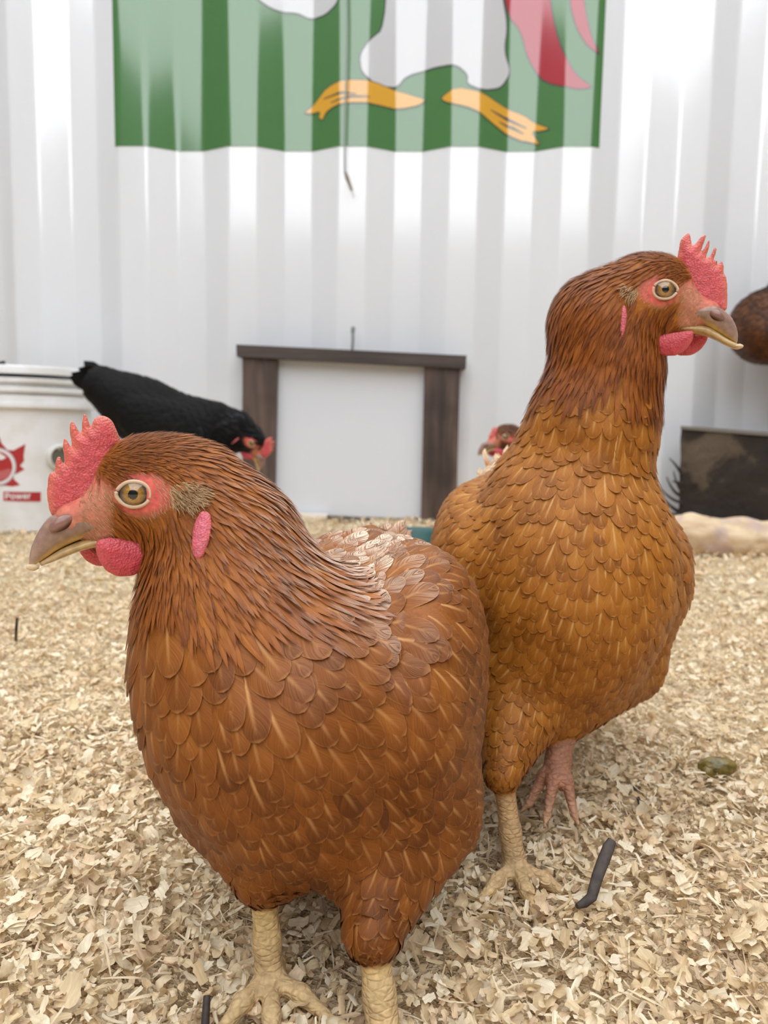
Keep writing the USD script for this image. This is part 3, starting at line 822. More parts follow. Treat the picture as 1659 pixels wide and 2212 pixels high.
def build_head_parts(t, hd, fr, fn):
    O, Fh, S, Uh, k, w, loc = (fr[x] for x in ('O', 'F', 'S', 'U', 'k', 'w', 'loc'))
    RED, PINK = (.62, .060, .075), (.72, .17, .14)
    comb_part('comb', smooth_poly(loc(hd['comb']), 2), t, O, Fh, Uh, S, .0065 * k, .0045 * k, (.56, .078, .088), (.64, .17, .12), bumps=.0009, bend=lambda x, z: .0016 * np.sin(x * 130))
    # beak
    up = spline([[*loc([a])[0], *loc([b])[0], hw] for a, b, hw in hd['upper']], 26)
    lo = spline([[*loc([a])[0], *loc([b])[0], hw] for a, b, hw in hd['lower']], 20)
    pl = lambda r: (O + Fh * r[0] + Uh * r[1], O + Fh * r[2] + Uh * r[3], r[4] * k, S)
    for nm, rows, hs in (('upper_beak', up, 1), ('lower_beak', lo, 0)):
        m = loft([pl(r) for r in rows])
        v = np.array(m.vertices)
        q = (v - O) @ Fh
        n_ = len(rows) * 18
        along = np.concatenate([np.repeat(np.linspace(0, 1, len(rows)), 18), [0, 1]])[:, None]
        up_ = np.concatenate([np.tile(np.cos(np.arange(18) / 18 * 2 * np.pi), len(rows)), [0, 0]])[:, None]
        if hs:
            lowe = np.clip((-.45 - up_) / .25, 0, 1)
            c = V([.29, .175, .135]) * (1 - lowe) + V([.56, .36, .11]) * lowe
            tip_ = np.clip((along - .72) / .28, 0, 1)
            c = c * (1 - tip_ * .6) + V([.58, .40, .26]) * tip_ * .6
            c = c * (.85 + .3 * meshkit.fbm(v * 400, 2, 5)[:, None])
        else:
            c = V([.42, .26, .085]) * (1 - along) + V([.52, .37, .20]) * along + 0 * up_
        c = np.repeat(c, 1, 0)
        obj(nm, m, M_horn, t, 45, None) if False else obj(nm, m, M_horn, t, True, {'cd': c})
    # gape and nostril covers, eyes, lids, wattles, lobes on both sides
    ex, ez = hd['iris']
    for s in (1, -1):
        # surface height of the head at (x, z) on the side s
        def surf(x, z):
            p = O + Fh * x + Uh * z + S * s * .04
            for _ in range(40):
                d = fn(p[None])[0]
                p = p - S * s * d * .8
            return p
        # eye: the iris faces out to the side
        pe = surf(ex * k, ez * k)
        R = .0074 * k
        nrm = unit(grad(fn, pe[None])[0] * .75 + S * s * .25)
        c0 = pe - nrm * (R - .0026 * k)
        b = trimesh.creation.icosphere(5, R)
        v = np.array(b.vertices)
        r = np.linalg.norm(v - (v @ nrm)[:, None] * nrm, axis=1) / k
        fwd = (v @ nrm) > 0
        ang = np.arctan2(v @ Uh, v @ Fh)
        iris = V([.33, .165, .026]) * (.75 + .5 * meshkit.noise(np.stack([ang * 6, r * 2500, 0 * r], -1), 2))[:, None]
        iris = iris * (1 - np.clip((r - .0030) / .0012, 0, 1)[:, None] * .45)
        cd = np.where((r < .00195)[:, None], V([.002, .002, .002]), iris)
        cd = np.where((r > .00445)[:, None] | ~fwd[:, None], V([.055, .047, .042]), cd)
        b.apply_translation(c0)
        obj('eye', b, M_eye, t, True, {'cd': cd})
        th = np.linspace(0, 2 * np.pi, 40, endpoint=False)
        ring = np.stack([.0064 * k * np.cos(th) * (1 + .10 * (np.cos(th) > 0) * np.cos(th) ** 6), .0051 * k * np.sin(th)], 1)
        rp = []
        for x, z in ring:
            e1 = unit(Fh - (Fh @ nrm) * nrm)
            q = c0 + e1 * x + np.cross(nrm, e1) * z * (1 if np.cross(nrm, e1) @ Uh > 0 else -1)
            d = np.sqrt(max(R * R * 1.05 - x * x - z * z, (.0050 * k) ** 2))
            rp.append(q + nrm * d * .97)
        rp = np.array(rp); rp = np.vstack([rp, rp[:2]])
        obj('eyelid', tube(rp, .00085 * k, 8), M_lid, t, True, label='pale beige eyelid ring')
        # nostril cover
        cn = loc([hd['cere'][0]], .006 * k)[0]
        an = np.radians(hd['cere'][1])
        d1, d2 = Fh * np.cos(an) + Uh * np.sin(an), -Fh * np.sin(an) + Uh * np.cos(an)
        ce = trimesh.creation.icosphere(4, 1.)
        q = np.array(ce.vertices)
        q = q[:, :1] * d1 * .0052 * k + q[:, 1:2] * d2 * .0029 * k + q[:, 2:] * S * .0026 * k
        ce.vertices = q + O + Fh * cn[0] + Uh * cn[1] + S * s * .0062 * k
        lowm = np.clip(-(q @ d2) / (.0022 * k) - .15, 0, 1)[:, None]
        obj('nostril', ce, M_horn, t, True, {'cd': V([.25, .125, .10]) * (1 - lowm) + V([.06, .025, .012]) * lowm})
        wat = smooth_poly(loc(hd['wattle'], .0105 * k), 2)
        if s < 0:
            wat = wat + V([.0070, .0016]) * k
        comb_part('wattle', wat, t, O + S * s * .0105 * k, Fh, Uh, S, .0058 * k, .0048 * k, (.56, .062, .085), (.58, .09, .10), bumps=.0007, seed=s + 3, bend=lambda x, z, s=s: s * (np.clip(-.016 * k - z, 0, 1) * -.08))
        if hd.get('lobe'):
            lb = smooth_poly(loc(hd['lobe'], .0125 * k), 2)
            cl = lb.mean(0)
            pc = surf(*cl)
            nn = grad(fn, pc[None])[0]
            e1 = unit(Fh - (Fh @ nn) * nn)
            e2 = np.cross(nn, e1); e2 = e2 * np.sign(e2 @ Uh)
            comb_part('ear_lobe', (lb - cl) * 1.08, t, pc + nn * .0012 * k, e1, e2, nn, .0042 * k, .004 * k, (.58, .11, .16), (.60, .12, .13), bumps=.0008, seed=s + 9)


def hen_head_color(p, fr, base):
    """Bare red skin round the eyes, plain under the feathers elsewhere."""
    O, Fh, S, Uh, k = (fr[x] for x in ('O', 'F', 'S', 'U', 'k'))
    q = (p - O) / k
    x, y, z = q @ Fh, q @ S, q @ Uh
    near = np.linalg.norm(q, axis=1) < .05
    e = np.hypot((x + .0025) * .85, (z - .0005) * np.where(z > 0, 1.1, 1.0))
    m = np.clip((.0110 - e) / .0030, 0, 1) * (np.abs(y) > .006) * near
    brow = z - (.0045 + .45 * (x - .006))                     # the feathered brow runs down to the beak's root
    face = np.clip((x - .007) / .004, 0, 1) * np.clip(-brow / .002, 0, 1) * np.clip((z + .021) / .003, 0, 1) * near
    front = np.clip((x - .019) / .003, 0, 1) * near
    m = np.maximum(np.maximum(m, face), front)
    nz = meshkit.fbm(p * 260, 3, 7)
    red = V([.62, .12, .095]) * (.75 + .5 * nz[:, None])
    tanf = V([.50, .23, .135]) * (.8 + .4 * nz[:, None])
    f2 = np.clip((x - .004) / .006, 0, 1)[:, None] * np.clip(1.3 - np.abs(z + .004) / .010, 0, 1)[:, None]
    f3 = np.clip((-.0065 - z) / .004, 0, 1)[:, None]
    f2 = np.maximum(f2, f3)
    f2 = f2 * (1 - .75 * np.clip((x - .016) / .006, 0, 1)[:, None] * np.clip((z + .010) / .006, 0, 1)[:, None])
    red = red * (1 - .7 * f2) + tanf * .7 * f2
    red = red * (.72 + .56 * meshkit.fbm(p * 700, 2, 9)[:, None])
    return base * (1 - m[:, None]) + red * m[:, None], m


def toes(foot, fwd, spread, lens, drop=0., r=.0037):
    """Three front toes and a hind one."""
    pr = []
    up = V([0, 0, 1.])
    for a, L in zip(spread, lens):
        c, s = math.cos(math.radians(a)), math.sin(math.radians(a))
        d = unit(V([fwd[0] * c - fwd[1] * s, fwd[0] * s + fwd[1] * c, 0]))
        m1 = foot + d * L * .5 + up * (.002 - drop * .5)
        m2 = foot + d * L - up * (.003 + drop)
        pr += [('c', .003, foot + up * .002, m1, r * 1.15, r), ('c', .003, m1, m2, r, r * .62), ('c', .002, m2, m2 + d * .007 - up * .004, r * .5, .0008)]
    return pr


def axes(fwd, up=(0, 0, 1.)):
    f = unit(fwd); s = unit(np.cross(up, f)); u = np.cross(f, s)
    return np.stack([f, s, u])


FRONT = dict(
    head=dict(eye=(281, 1060), depth=.335, sign=-1, turn=24, lean=0, size=1.04, iris=(0, 0),
              comb=[(264, 958), (246, 915), (238, 903), (222, 897), (206, 900), (199, 912), (196, 924), (190, 905), (184, 893), (179, 893), (177, 915), (175, 938), (169, 930), (160, 911), (153, 908), (150, 920), (152, 945), (157, 971), (150, 960), (141, 945), (136, 946), (136, 975), (139, 1000), (135, 1000), (131, 985), (124, 985), (119, 1000), (118, 1021), (108, 1020), (104, 1030), (101, 1060), (103, 1090), (109, 1112), (125, 1124), (160, 1120), (200, 1110), (238, 1062), (262, 1008)],
              upper=[((215, 1085), (265, 1152), .0085), ((170, 1100), (225, 1153), .0088), ((135, 1105), (195, 1159), .0078), ((110, 1114), (160, 1171), .0064), ((90, 1136), (125, 1188), .005), ((74, 1165), (98, 1206), .0036), ((65, 1192), (78, 1219), .0022), ((62, 1217), (66, 1228), .0008)],
              lower=[((250, 1150), (255, 1178), .0075), ((205, 1156), (212, 1181), .0068), ((165, 1169), (173, 1190), .0056), ((128, 1186), (137, 1204), .0043), ((103, 1202), (110, 1215), .003), ((84, 1214), (90, 1222), .0012)],
              cere=((133, 1130), -32), wattle=[(208, 1166), (205, 1185), (213, 1212), (230, 1236), (256, 1248), (285, 1247), (315, 1232), (334, 1205), (338, 1180), (320, 1172), (280, 1168), (240, 1160)],
              lobe=[(420, 1093), (437, 1100), (440, 1120), (432, 1155), (418, 1185), (406, 1192), (396, 1180), (396, 1155), (402, 1120)],
              tuft=[(352, 1040), (380, 1032), (415, 1032), (432, 1048), (430, 1075), (405, 1092), (375, 1095), (352, 1075)]),
    neck=[(415, 1075, .345, .0232), (488, 1172, .348, .0305), (505, 1290, .347, .0385), (525, 1400, .350, .043)],
    ell=[((712, 1500, .395), (.108, .066, .068), 'b'), ((505, 1450, .345), (.045, .0405, .050), 'b'), ((602, 1580, .350), (.055, .045, .047), 'b'), ((685, 1705, .37), (.060, .047, .034), 'b'),
         ((930, 1490, .385), (.080, .0265, .062), 'w'), ((902, 1372, .40), (.07, .030, .044), 'w'), ((505, 1550, .40), (.075, .022, .048), 'w2')],
    cones=[((778, 1335, .45), (800, 1195, .545), .0535, .018)],
    fwd=((560, 1560, .30), (725, 1480, .46)),
    legs=[dict(th=((540, 1755, .365), .025, (568, 1898, .340), .0095), sh=((568, 1898, .340), (583, 2120, .331)), r=.0062, fwd=(.30, -1.), spread=(-45, -4, 42, 155), lens=(.036, .045, .036, .018)),
          dict(th=((865, 1770, .362), .035, (806, 2012, .320), .0115), sh=((804, 2010, .320), (830, 2245, .306)), r=.0068, fwd=(.1, -1.), spread=(-45, -2, 45, 165), lens=(.036, .045, .036, .018))],
    axis=[(300, 985, .33), (400, 1020, .345), (500, 1180, .350), (560, 1330, .365), (640, 1410, .41), (730, 1390, .46), (800, 1260, .505), (820, 1180, .55)],
)
REAR = dict(
    head=dict(eye=(1441, 637), depth=.452, sign=1, turn=24, lean=0, size=1.0, iris=(0, 0),
              comb=[(1460, 574), (1467, 536), (1470, 519), (1480, 509), (1488, 503), (1492, 510), (1495, 534), (1506, 524), (1514, 512), (1527, 506), (1522, 522), (1513, 548), (1523, 535), (1531, 518), (1535, 518), (1531, 540), (1524, 556), (1533, 557), (1544, 532), (1549, 536), (1546, 550), (1540, 562), (1552, 562), (1546, 576), (1560, 561), (1564, 575), (1563, 590), (1569, 596), (1572, 620), (1571, 646), (1572, 667), (1556, 678), (1528, 668), (1508, 664), (1490, 645), (1478, 615)],
              upper=[((1525, 655), (1458, 703), .0085), ((1548, 660), (1495, 697), .0088), ((1564, 670), (1517, 703), .0075), ((1576, 680), (1545, 717), .0058), ((1586, 696), (1563, 727), .0044), ((1592, 712), (1578, 735), .003), ((1594, 727), (1587, 740), .0018), ((1592, 741), (1590, 746), .0006)],
              lower=[((1470, 703), (1472, 722), .0075), ((1500, 703), (1500, 723), .0068), ((1522, 703), (1520, 726), .0056), ((1550, 717), (1545, 735), .0045), ((1573, 732), (1568, 747), .0035), ((1594, 743), (1590, 755), .0022), ((1600, 748), (1598, 753), .001)],
              cere=((1546, 680), -32), wattle=[(1500, 712), (1497, 735), (1482, 756), (1462, 768), (1440, 770), (1415, 762), (1398, 746), (1395, 733), (1402, 726), (1430, 722), (1470, 716)],
              lobe=[(1350, 670), (1358, 672), (1361, 695), (1356, 722), (1350, 738), (1345, 725), (1346, 695)],
              tuft=[(1345, 620), (1362, 617), (1382, 625), (1385, 642), (1372, 655), (1350, 650)]),
    neck=[(1380, 640, .462, .0195), (1302, 700, .468, .0295), (1310, 800, .472, .0310), (1277, 930, .478, .0378), (1242, 1040, .490, .049)],
    ell=[((1195, 1225, .535), (.100, .074, .074), 'b'), ((1235, 1215, .475), (.052, .062, .064), 'b'), ((1230, 1330, .48), (.055, .052, .050), 'b'), ((1190, 1400, .51), (.062, .054, .040), 'b'),
         ((1010, 1215, .545), (.080, .026, .055), 'w'), ((1395, 1235, .545), (.080, .024, .046), 'w')],
    cones=[((1110, 1160, .60), (1085, 1035, .70), .052, .018)],
    fwd=((1235, 1240, .44), (1180, 1210, .60)),
    legs=[dict(th=((1120, 1480, .485), .038, (1085, 1672, .434), .0100), sh=((1086, 1668, .434), (1113, 1880, .425)), r=.0062, fwd=(.15, -1.), spread=(-48, 0, 44, 150), lens=(.036, .045, .036, .018)),
          dict(th=((1320, 1420, .53), .036, (1225, 1545, .485), .0120), sh=((1225, 1540, .485), (1206, 1640, .468)), r=.0075, fwd=(-.15, -.55), spread=(-42, -6, 30, 170), lens=(.022, .028, .024, .012), lift=True)],
    axis=[(1470, 570, .452), (1380, 600, .462), (1310, 720, .470), (1290, 930, .480), (1240, 1120, .50), (1200, 1210, .54), (1150, 1160, .60), (1090, 1030, .70)],
)


def build_prims(H, fr):
    A = axes(P(*H['fwd'][0]) - P(*H['fwd'][1]))
    pr = list(fr['prims'])
    nk = H['neck']
    # the neck joins the skull's back
    pts = [P(*n[:3]) for n in nk]
    pr.append(('c', .008, fr['w'](-.016, .002), pts[0], .0185 * fr['k'], nk[0][3]))
    for a, b, i in zip(pts, pts[1:], range(9)):
        pr.append(('c', .012, a, b, nk[i][3], nk[i + 1][3]))
    for c, r, kind in H['ell']:
        M = A
        if kind[0] == 'w':
            tilt = np.radians(4 if kind == 'w' else -4)
        pr.append(('e', .020 if kind == 'b' else .014, P(*c), M, V(r)))
    for a, b, ra, rb in H['cones']:
        pr.append(('c', .03, P(*a), P(*b), ra, rb))
    for L in H['legs']:
        a, ra, b, rb = L['th']
        pr.append(('c', .022, P(*a), P(*b), ra, rb))
    legs = []
    for L in H['legs']:
        a, b = (P(*x) for x in L['sh'])
        if not L.get('lift'):
            r_ = unit(b - EYE); b = b.copy()
            for _ in range(6):                                # the foot stands where its line of sight meets the bedding
                b = EYE + r_ * ((ground(V([b[0]]), V([b[1]]))[0] + .004 - EYE[2]) / r_[2])
        r = L['r']
        mid = a + (b - a) * .6
        legs += [('c', .004, a + (a - b) * .04, mid, r * .95, r * .90), ('c', .004, mid, b, r * .93, r * 1.12)]
        legs += toes(b, unit(V([*L['fwd'], 0])), L['spread'], L['lens'], drop=.020 if L.get('lift') and not L.get('flat') else 0)
    return pr, legs, A


def leg_color(p, legs, warm):
    n = meshkit.fbm(p * 160, 2, 3)[:, None]
    c = V([.68, .48, .21]) * (1 - warm) + V([.36, .17, .10]) * warm
    low = np.clip((.035 - p[:, 2]) / .02, 0, 1)[:, None] * .45
    return (c * (1 - low) + V([.46, .31, .19]) * low) * (.75 + .5 * n)


def view_facing(pos, nrm):
    d = pos - EYE
    z = d @ FW
    px, py = IW / 2 + FPX * (d @ CR) / z, IH / 2 - FPX * (d @ CU) / z
    return -(unit(d) * nrm).sum(1), z, px, py


def build_hen(H, name, label, seed, mats, pale_spots, hidden=None):
    rg = np.random.default_rng(seed)
    fr = hen_head(None, H['head'])
    prims, legs, A = build_prims(H, fr)
    fn = lambda p: field(prims, p)
    hips = (P(*H['legs'][0]['sh'][1]) + P(*H['legs'][1]['sh'][1])) / 2
    t = thing(name, label, 'hen', (hips[0], hips[1], 0))
    body = sdf_mesh(prims + legs, .0016, 5)
    v = np.array(body.vertices)
    base = np.tile(V(H['under']), (len(v), 1)) * (.8 + .4 * meshkit.fbm(v * 200, 2, 1))[:, None]
    cd, bare_v = hen_head_color(v, fr, base)
    dl = field(legs, v); db = fn(v)
    isleg = np.clip((db - .001) / .002, 0, 1)[:, None]
    warm = np.zeros((len(v), 1))
    for L in H['legs']:
        if L.get('lift'):
            a = P(*L['sh'][1])
            warm = np.maximum(warm, np.clip(1.6 - np.linalg.norm(v - a, axis=1) / .05, 0, 1)[:, None])
    cd = cd * (1 - isleg) + leg_color(v, legs, warm) * isleg
    obj('body', body, M_skin, t, True, {'cd': cd, 'leg': isleg[:, 0]})
    build_head_parts(t, H['head'], fr, fn)

    ax = Axis([P(*a) for a in H['axis']])
    tau = lambda p: np.interp(ax(p)[1], ax.at, np.arange(len(ax.at)))
    skin = sdf_mesh(prims, .004, 4, 0.)
    O, k = fr['O'], fr['k']
    face_ = sdf_mesh(fr['prims'] + prims[len(fr['prims']):len(fr['prims']) + 2], .0025, 4, 0.)
    near_ = np.linalg.norm(face_.triangles_center - O, axis=1) < .058
    face_ = trimesh.Trimesh(face_.vertices, face_.faces[near_])
    hl = lambda p: np.stack([(p - O) @ fr['F'], (p - O) @ fr['U'], (p - O) @ fr['S']], 1)
    lobe = smooth_poly(fr['loc'](H['head']['lobe'], .0125 * k), 1)
    tuft = smooth_poly(fr['loc'](H['head']['tuft'], .0125 * k), 1)
    combp = Polygon(fr['loc'](H['head']['comb']))

    def bare(p):
        _, m = hen_head_color(p, fr, np.zeros((len(p), 3)))
        q = hl(p)
        near = np.abs(q[:, 2]) > .006 * k
        inl = contains_xy(Polygon(lobe).buffer(-.0012), q[:, 0], q[:, 1]) & near
        intf = contains_xy(Polygon(tuft).buffer(-.0005), q[:, 0], q[:, 1]) & near
        close = np.linalg.norm(q, axis=1) < .07
        return m, (inl & close), (intf & close)
    legclear = lambda p: np.ones(len(p), bool)

    def pale(p):
        w = np.zeros(len(p))
        for px, py, d, r, s in pale_spots:
            w = np.maximum(w, s * np.exp(-(np.linalg.norm(p - P(px, py, d), axis=1) / r) ** 2))
        return w

    def batch(lo, hi, rad, L, W, h0, h1, shape, nu, nv, sd, cand, drop=.0, jitter=.12, extra=None, pbase=0., shaft=1., on=None):
        def keep(p):
            tt = tau(p) + .15 * (meshkit.noise(p * 90, 3) - .5)
            m, a, b = bare(p)
            mantle = p[:, 2] + .012 * (meshkit.noise(p * 70, 5) - .5) > H.get('mantle', -1)    # how far down the hackles reach
            ok = ((tt >= lo) | ((hi > 8) & ~mantle & (tt > 1.5))) & (tt < hi) & (m < .4) & ~a & ~b
            ok &= (hi > 8) | mantle
            return ok if extra is None else ok & extra(p)
        p = scatter(skin if on is None else on, (lambda q: rad(q)) if callable(rad) else (lambda q: np.full(len(q), rad)), sd, cand, keep)
        if not len(p):
            return None
        T, _ = ax(p)
        T = T + V([0, 0, -drop]) + rg.normal(0, jitter, (len(p), 3)) + 0
        for L_ in H['legs']:                                   # thigh feathers hang along the thigh
            a_, ra_, b_, rb_ = L_['th']
            a_, b_ = P(*a_), P(*b_)
            s_ = np.clip(((p - a_) @ (b_ - a_)) / ((b_ - a_) @ (b_ - a_)), 0, 1)
            w_ = (np.clip(1 - (d_cone(p, a_, b_, ra_, rb_) - .001) / .014, 0, 1) * np.clip(s_ * 2.2 - .4, 0, 1))[:, None]
            T = unit(T) * (1 - w_) + unit(b_ - a_) * w_ * 1.2
        sz = rg.uniform(.85, 1.18, len(p))
        LL = (L(p) if callable(L) else L) * sz
        WW = (W(p) if callable(W) else W) * sz
        pl = np.clip(pale(p) * 1.5 * rg.random(len(p)) ** .8 + pbase, 0, 1)
        fb = np.stack([pl, shaft * rg.uniform(.35, 1., len(p)), 0 * pl], 1)
        return grow(fn, p, T, LL, WW, h0 + rg.uniform(-.0003, .0003, len(p)), h1 + rg.uniform(-.0004, .0006, len(p)), shape, nu, nv, np.clip(rg.normal(.5, .13, len(p)), 0, 1), fb)

    body_m, hack_m, tuft_m = mats
    # body feathers: size by place
    belly = lambda p: np.clip((H['low'] - p[:, 2]) / .05, 0, 1)
    bs = H.get('bscale', 1.)
    g = batch(H.get('bstart', 2.45), 9, lambda p: (.0064 - .0024 * belly(p)) * bs, lambda p: (.0235 - .007 * belly(p)) * bs, lambda p: (.0142 - .0050 * belly(p)) * bs * H.get('ws', 1.), -.0001, H.get('lift', .0018), 'round', 9, 7, seed + 1, 26000, H.get('drop', .12), .07, shaft=H.get('shaft', .6))
    pos = g[0][:, 24]
    fc, z, px, py = view_facing(pos, g[4])
    size = np.linalg.norm(g[0][:, -1] - g[0][:, 0], axis=1)
    sc = np.where(fc > .08, fc, 0) * size / z
    sc[(px < 0) | (px > IW) | (py < 0) | (py > IH)] = 0
    if hidden is not None:
        sc[contains_xy(Polygon(hidden), px, py)] = 0
    order = np.argsort(-sc)
    one = [i for i in order[:300] if sc[i] > 0]
    singles('feather', g, body_m, t, one)
    rest = np.setdiff1d(np.arange(len(g[0])), one)
    join('plumage', g, body_m, t, sel=rest)
    # hackles: longer and pointed towards the shoulders
    hk = batch(1.8, H.get('hend', 2.65), .0026, lambda p: .020 + .010 * np.clip(tau(p) - 1.9, 0, 1), lambda p: .0030 + .0014 * np.clip(tau(p) - 1.9, 0, 1), .0003, .0026, 'lance', 7, 5, seed + 2, 22000, .08, .06, shaft=.5,
               extra=(lambda p: ~H['bib'](p)) if 'bib' in H else None)
    join('hackle', hk, hack_m, t)
    up = batch(.75, 2.1, .00145, lambda p: .008 + .007 * np.clip(tau(p) - .75, 0, 1), lambda p: .0012 + .0009 * np.clip(tau(p) - .75, 0, 1), .0000, .0019, 'lance', 5, 3, seed + 3, 50000, .05, .08, shaft=.3)
    join('neck_plumage', up, hack_m, t)
    hd = batch(-1, .95, .00075, .0055, .0007, -.0001, .0012, 'lance', 4, 3, seed + 4, 60000, .0, .10, shaft=.2, on=face_,
               extra=lambda p: ~contains_xy(combp, *hl(p)[:, :2].T) | (np.abs(hl(p)[:, 2]) > .004 * k))
    join('head_plumage', hd, hack_m, t)
    # hairs of the bare face, and the ear tufts

    def grow_where(sel, rad, L, W, h1, sd, dirf, n=30000, tint=.6):
        p = scatter(face_, lambda q: np.full(len(q), rad), sd, n, sel)
        if not len(p):
            return None
        T = dirf(p) + rg.normal(0, .18, (len(p), 3))
        sz = rg.uniform(.6, 1.25, len(p))
        return grow(fn, p, T, L * sz, W * sz, -.0001, h1 * rg.uniform(.5, 1.2, len(p)), 'lance', 4, 3, np.clip(rg.normal(tint, .2, len(p)), 0, 1), np.stack([0 * sz, 0 * sz, 0 * sz], 1))
    hb = grow_where(lambda p: (bare(p)[0] > .4) & (np.hypot(hl(p)[:, 0], hl(p)[:, 1]) > .0085 * k) & (hl(p)[:, 0] < .021 * k), .0009, .0034, .00030, .0007, seed + 6, lambda p: ax(p)[0] + V([0, 0, -.15]))
    if hb:
        join('face_hair', hb, F_tan, t)
    tf = grow_where(lambda p: bare(p)[2], .00042, .0060, .00042, .0030, seed + 7, lambda p: ax(p)[0] + V([0, 0, .05]), 60000)
    if tf:
        join('ear_tuft', tf, tuft_m, t)
    # tail
    q0 = ax.q[-4]; td = unit(ax.q[-1] - ax.q[-14])
    side = unit(np.cross(td, V([0, 0, 1.])))
    n = 9
    pos = np.array([q0 + side * s * .011 - V([0, 0, .004]) * abs(s) + td * .004 * (i % 3) for i, s in enumerate(np.linspace(-1, 1, n))])
    dr = np.array([unit(td + side * s * .35 + V([0, 0, .15 + .35 * (i % 2)])) for i, s in enumerate(np.linspace(-1, 1, n))])
    v_, f_ = [], []
    u = np.linspace(0, 1, 8); w = np.linspace(-1, 1, 5)
    G = []
    for p, d in zip(pos, dr):
        b = unit(np.cross(d, V([0, 0, 1.])) + rg.normal(0, .45, 3)); nn = np.cross(b, d)
        L = rg.uniform(.022, .036) * H.get('tail_k', 1.); W = .0125
        ww = SHAPES['round'](u) * W / 2
        G.append((p + u[:, None, None] * L * d + (ww[:, None] * w[None])[..., None] * b + (.10 * L * u ** 2)[:, None, None] * nn - (.15 * W * w ** 2)[None, :, None] * nn).reshape(-1, 3))
    i, j = np.meshgrid(np.arange(7), np.arange(4), indexing='ij')
    q = np.stack([i * 5 + j, (i + 1) * 5 + j, (i + 1) * 5 + j + 1, i * 5 + j + 1], -1).reshape(-1, 4)
    fa = np.zeros((n, 8, 5, 3)); fa[..., 0] = u[None, :, None]; fa[..., 1] = (w * .5 + .5)[None, None]; fa[..., 2] = rg.uniform(.3, .8, n)[:, None, None]
    fbv = np.zeros((n, 40, 3)); fbv[..., 0] = rg.uniform(.2, .9, n)[:, None]; fbv[..., 1] = .6
    singles('tail_feather', (np.array(G), q, fa.reshape(n, 40, 3), fbv, None), body_m, t, range(n))
    return t


FRONT.update(under=(.25, .078, .011), low=.10, shaft=.95, drop=-.02, ws=.92, mantle=.170)
REAR.update(under=(.34, .115, .014), low=.12, shaft=1.15, bscale=.84, bstart=2.25, hend=2.5, ws=.86, tail_k=1.35, lift=.0013)
front_hen = build_hen(FRONT, 'hen', 'rust-brown hen in front, head turned left, red comb and pale speckled neck', 100, (F_red, F_hack, F_tan),
                      [(560, 1090, .350, .026, .5), (610, 1180, .355, .030, .8), (660, 1270, .36, .032, 1.), (700, 1350, .37, .030, 1.), (770, 1270, .42, .040, 1.), (850, 1340, .40, .030, .6)])
rear_hen = build_hen(REAR, 'hen', 'golden-brown hen with raised neck and head turned right, one foot lifted', 300, (F_gold, F_hackg, F_tan), [(1085, 1010, .66, .06, .9)],
                     [(-50, 1140), (900, 1190), (1000, 1300), (1062, 1480), (1045, 1700), (900, 2010), (-50, 2300)])


# ------------------------------------------------------------------ the hens further back
def head_from(base, eye, depth, rot=0., **kw):
    """The head of another hen, moved to eye at depth and turned by rot degrees in the picture plane."""
    s = base['depth'] / depth
    e0 = V(base['eye'], float); c, n = math.cos(math.radians(rot)), math.sin(math.radians(rot))
    f = lambda p: tuple(V(eye) + s * (V([[c, -n], [n, c]]) @ (V(p, float) - e0)))
    o = dict(base)
    for k in ('comb', 'wattle', 'lobe', 'tuft'):
        o[k] = [f(p) for p in base[k]]
    for k in ('upper', 'lower'):
        o[k] = [(f(a), f(b), w) for a, b, w in base[k]]
    if 'comb_k' in kw:
        bx = V(o['comb'][-3:]).mean(0)
        o['comb'] = [tuple(bx + (V(p) - bx) * kw['comb_k']) for p in o['comb']]
    o.update(eye=eye, depth=depth, cere=(f(base['cere'][0]), base['cere'][1]), pitch=rot * base['sign'])
    o.update(kw)
    return o


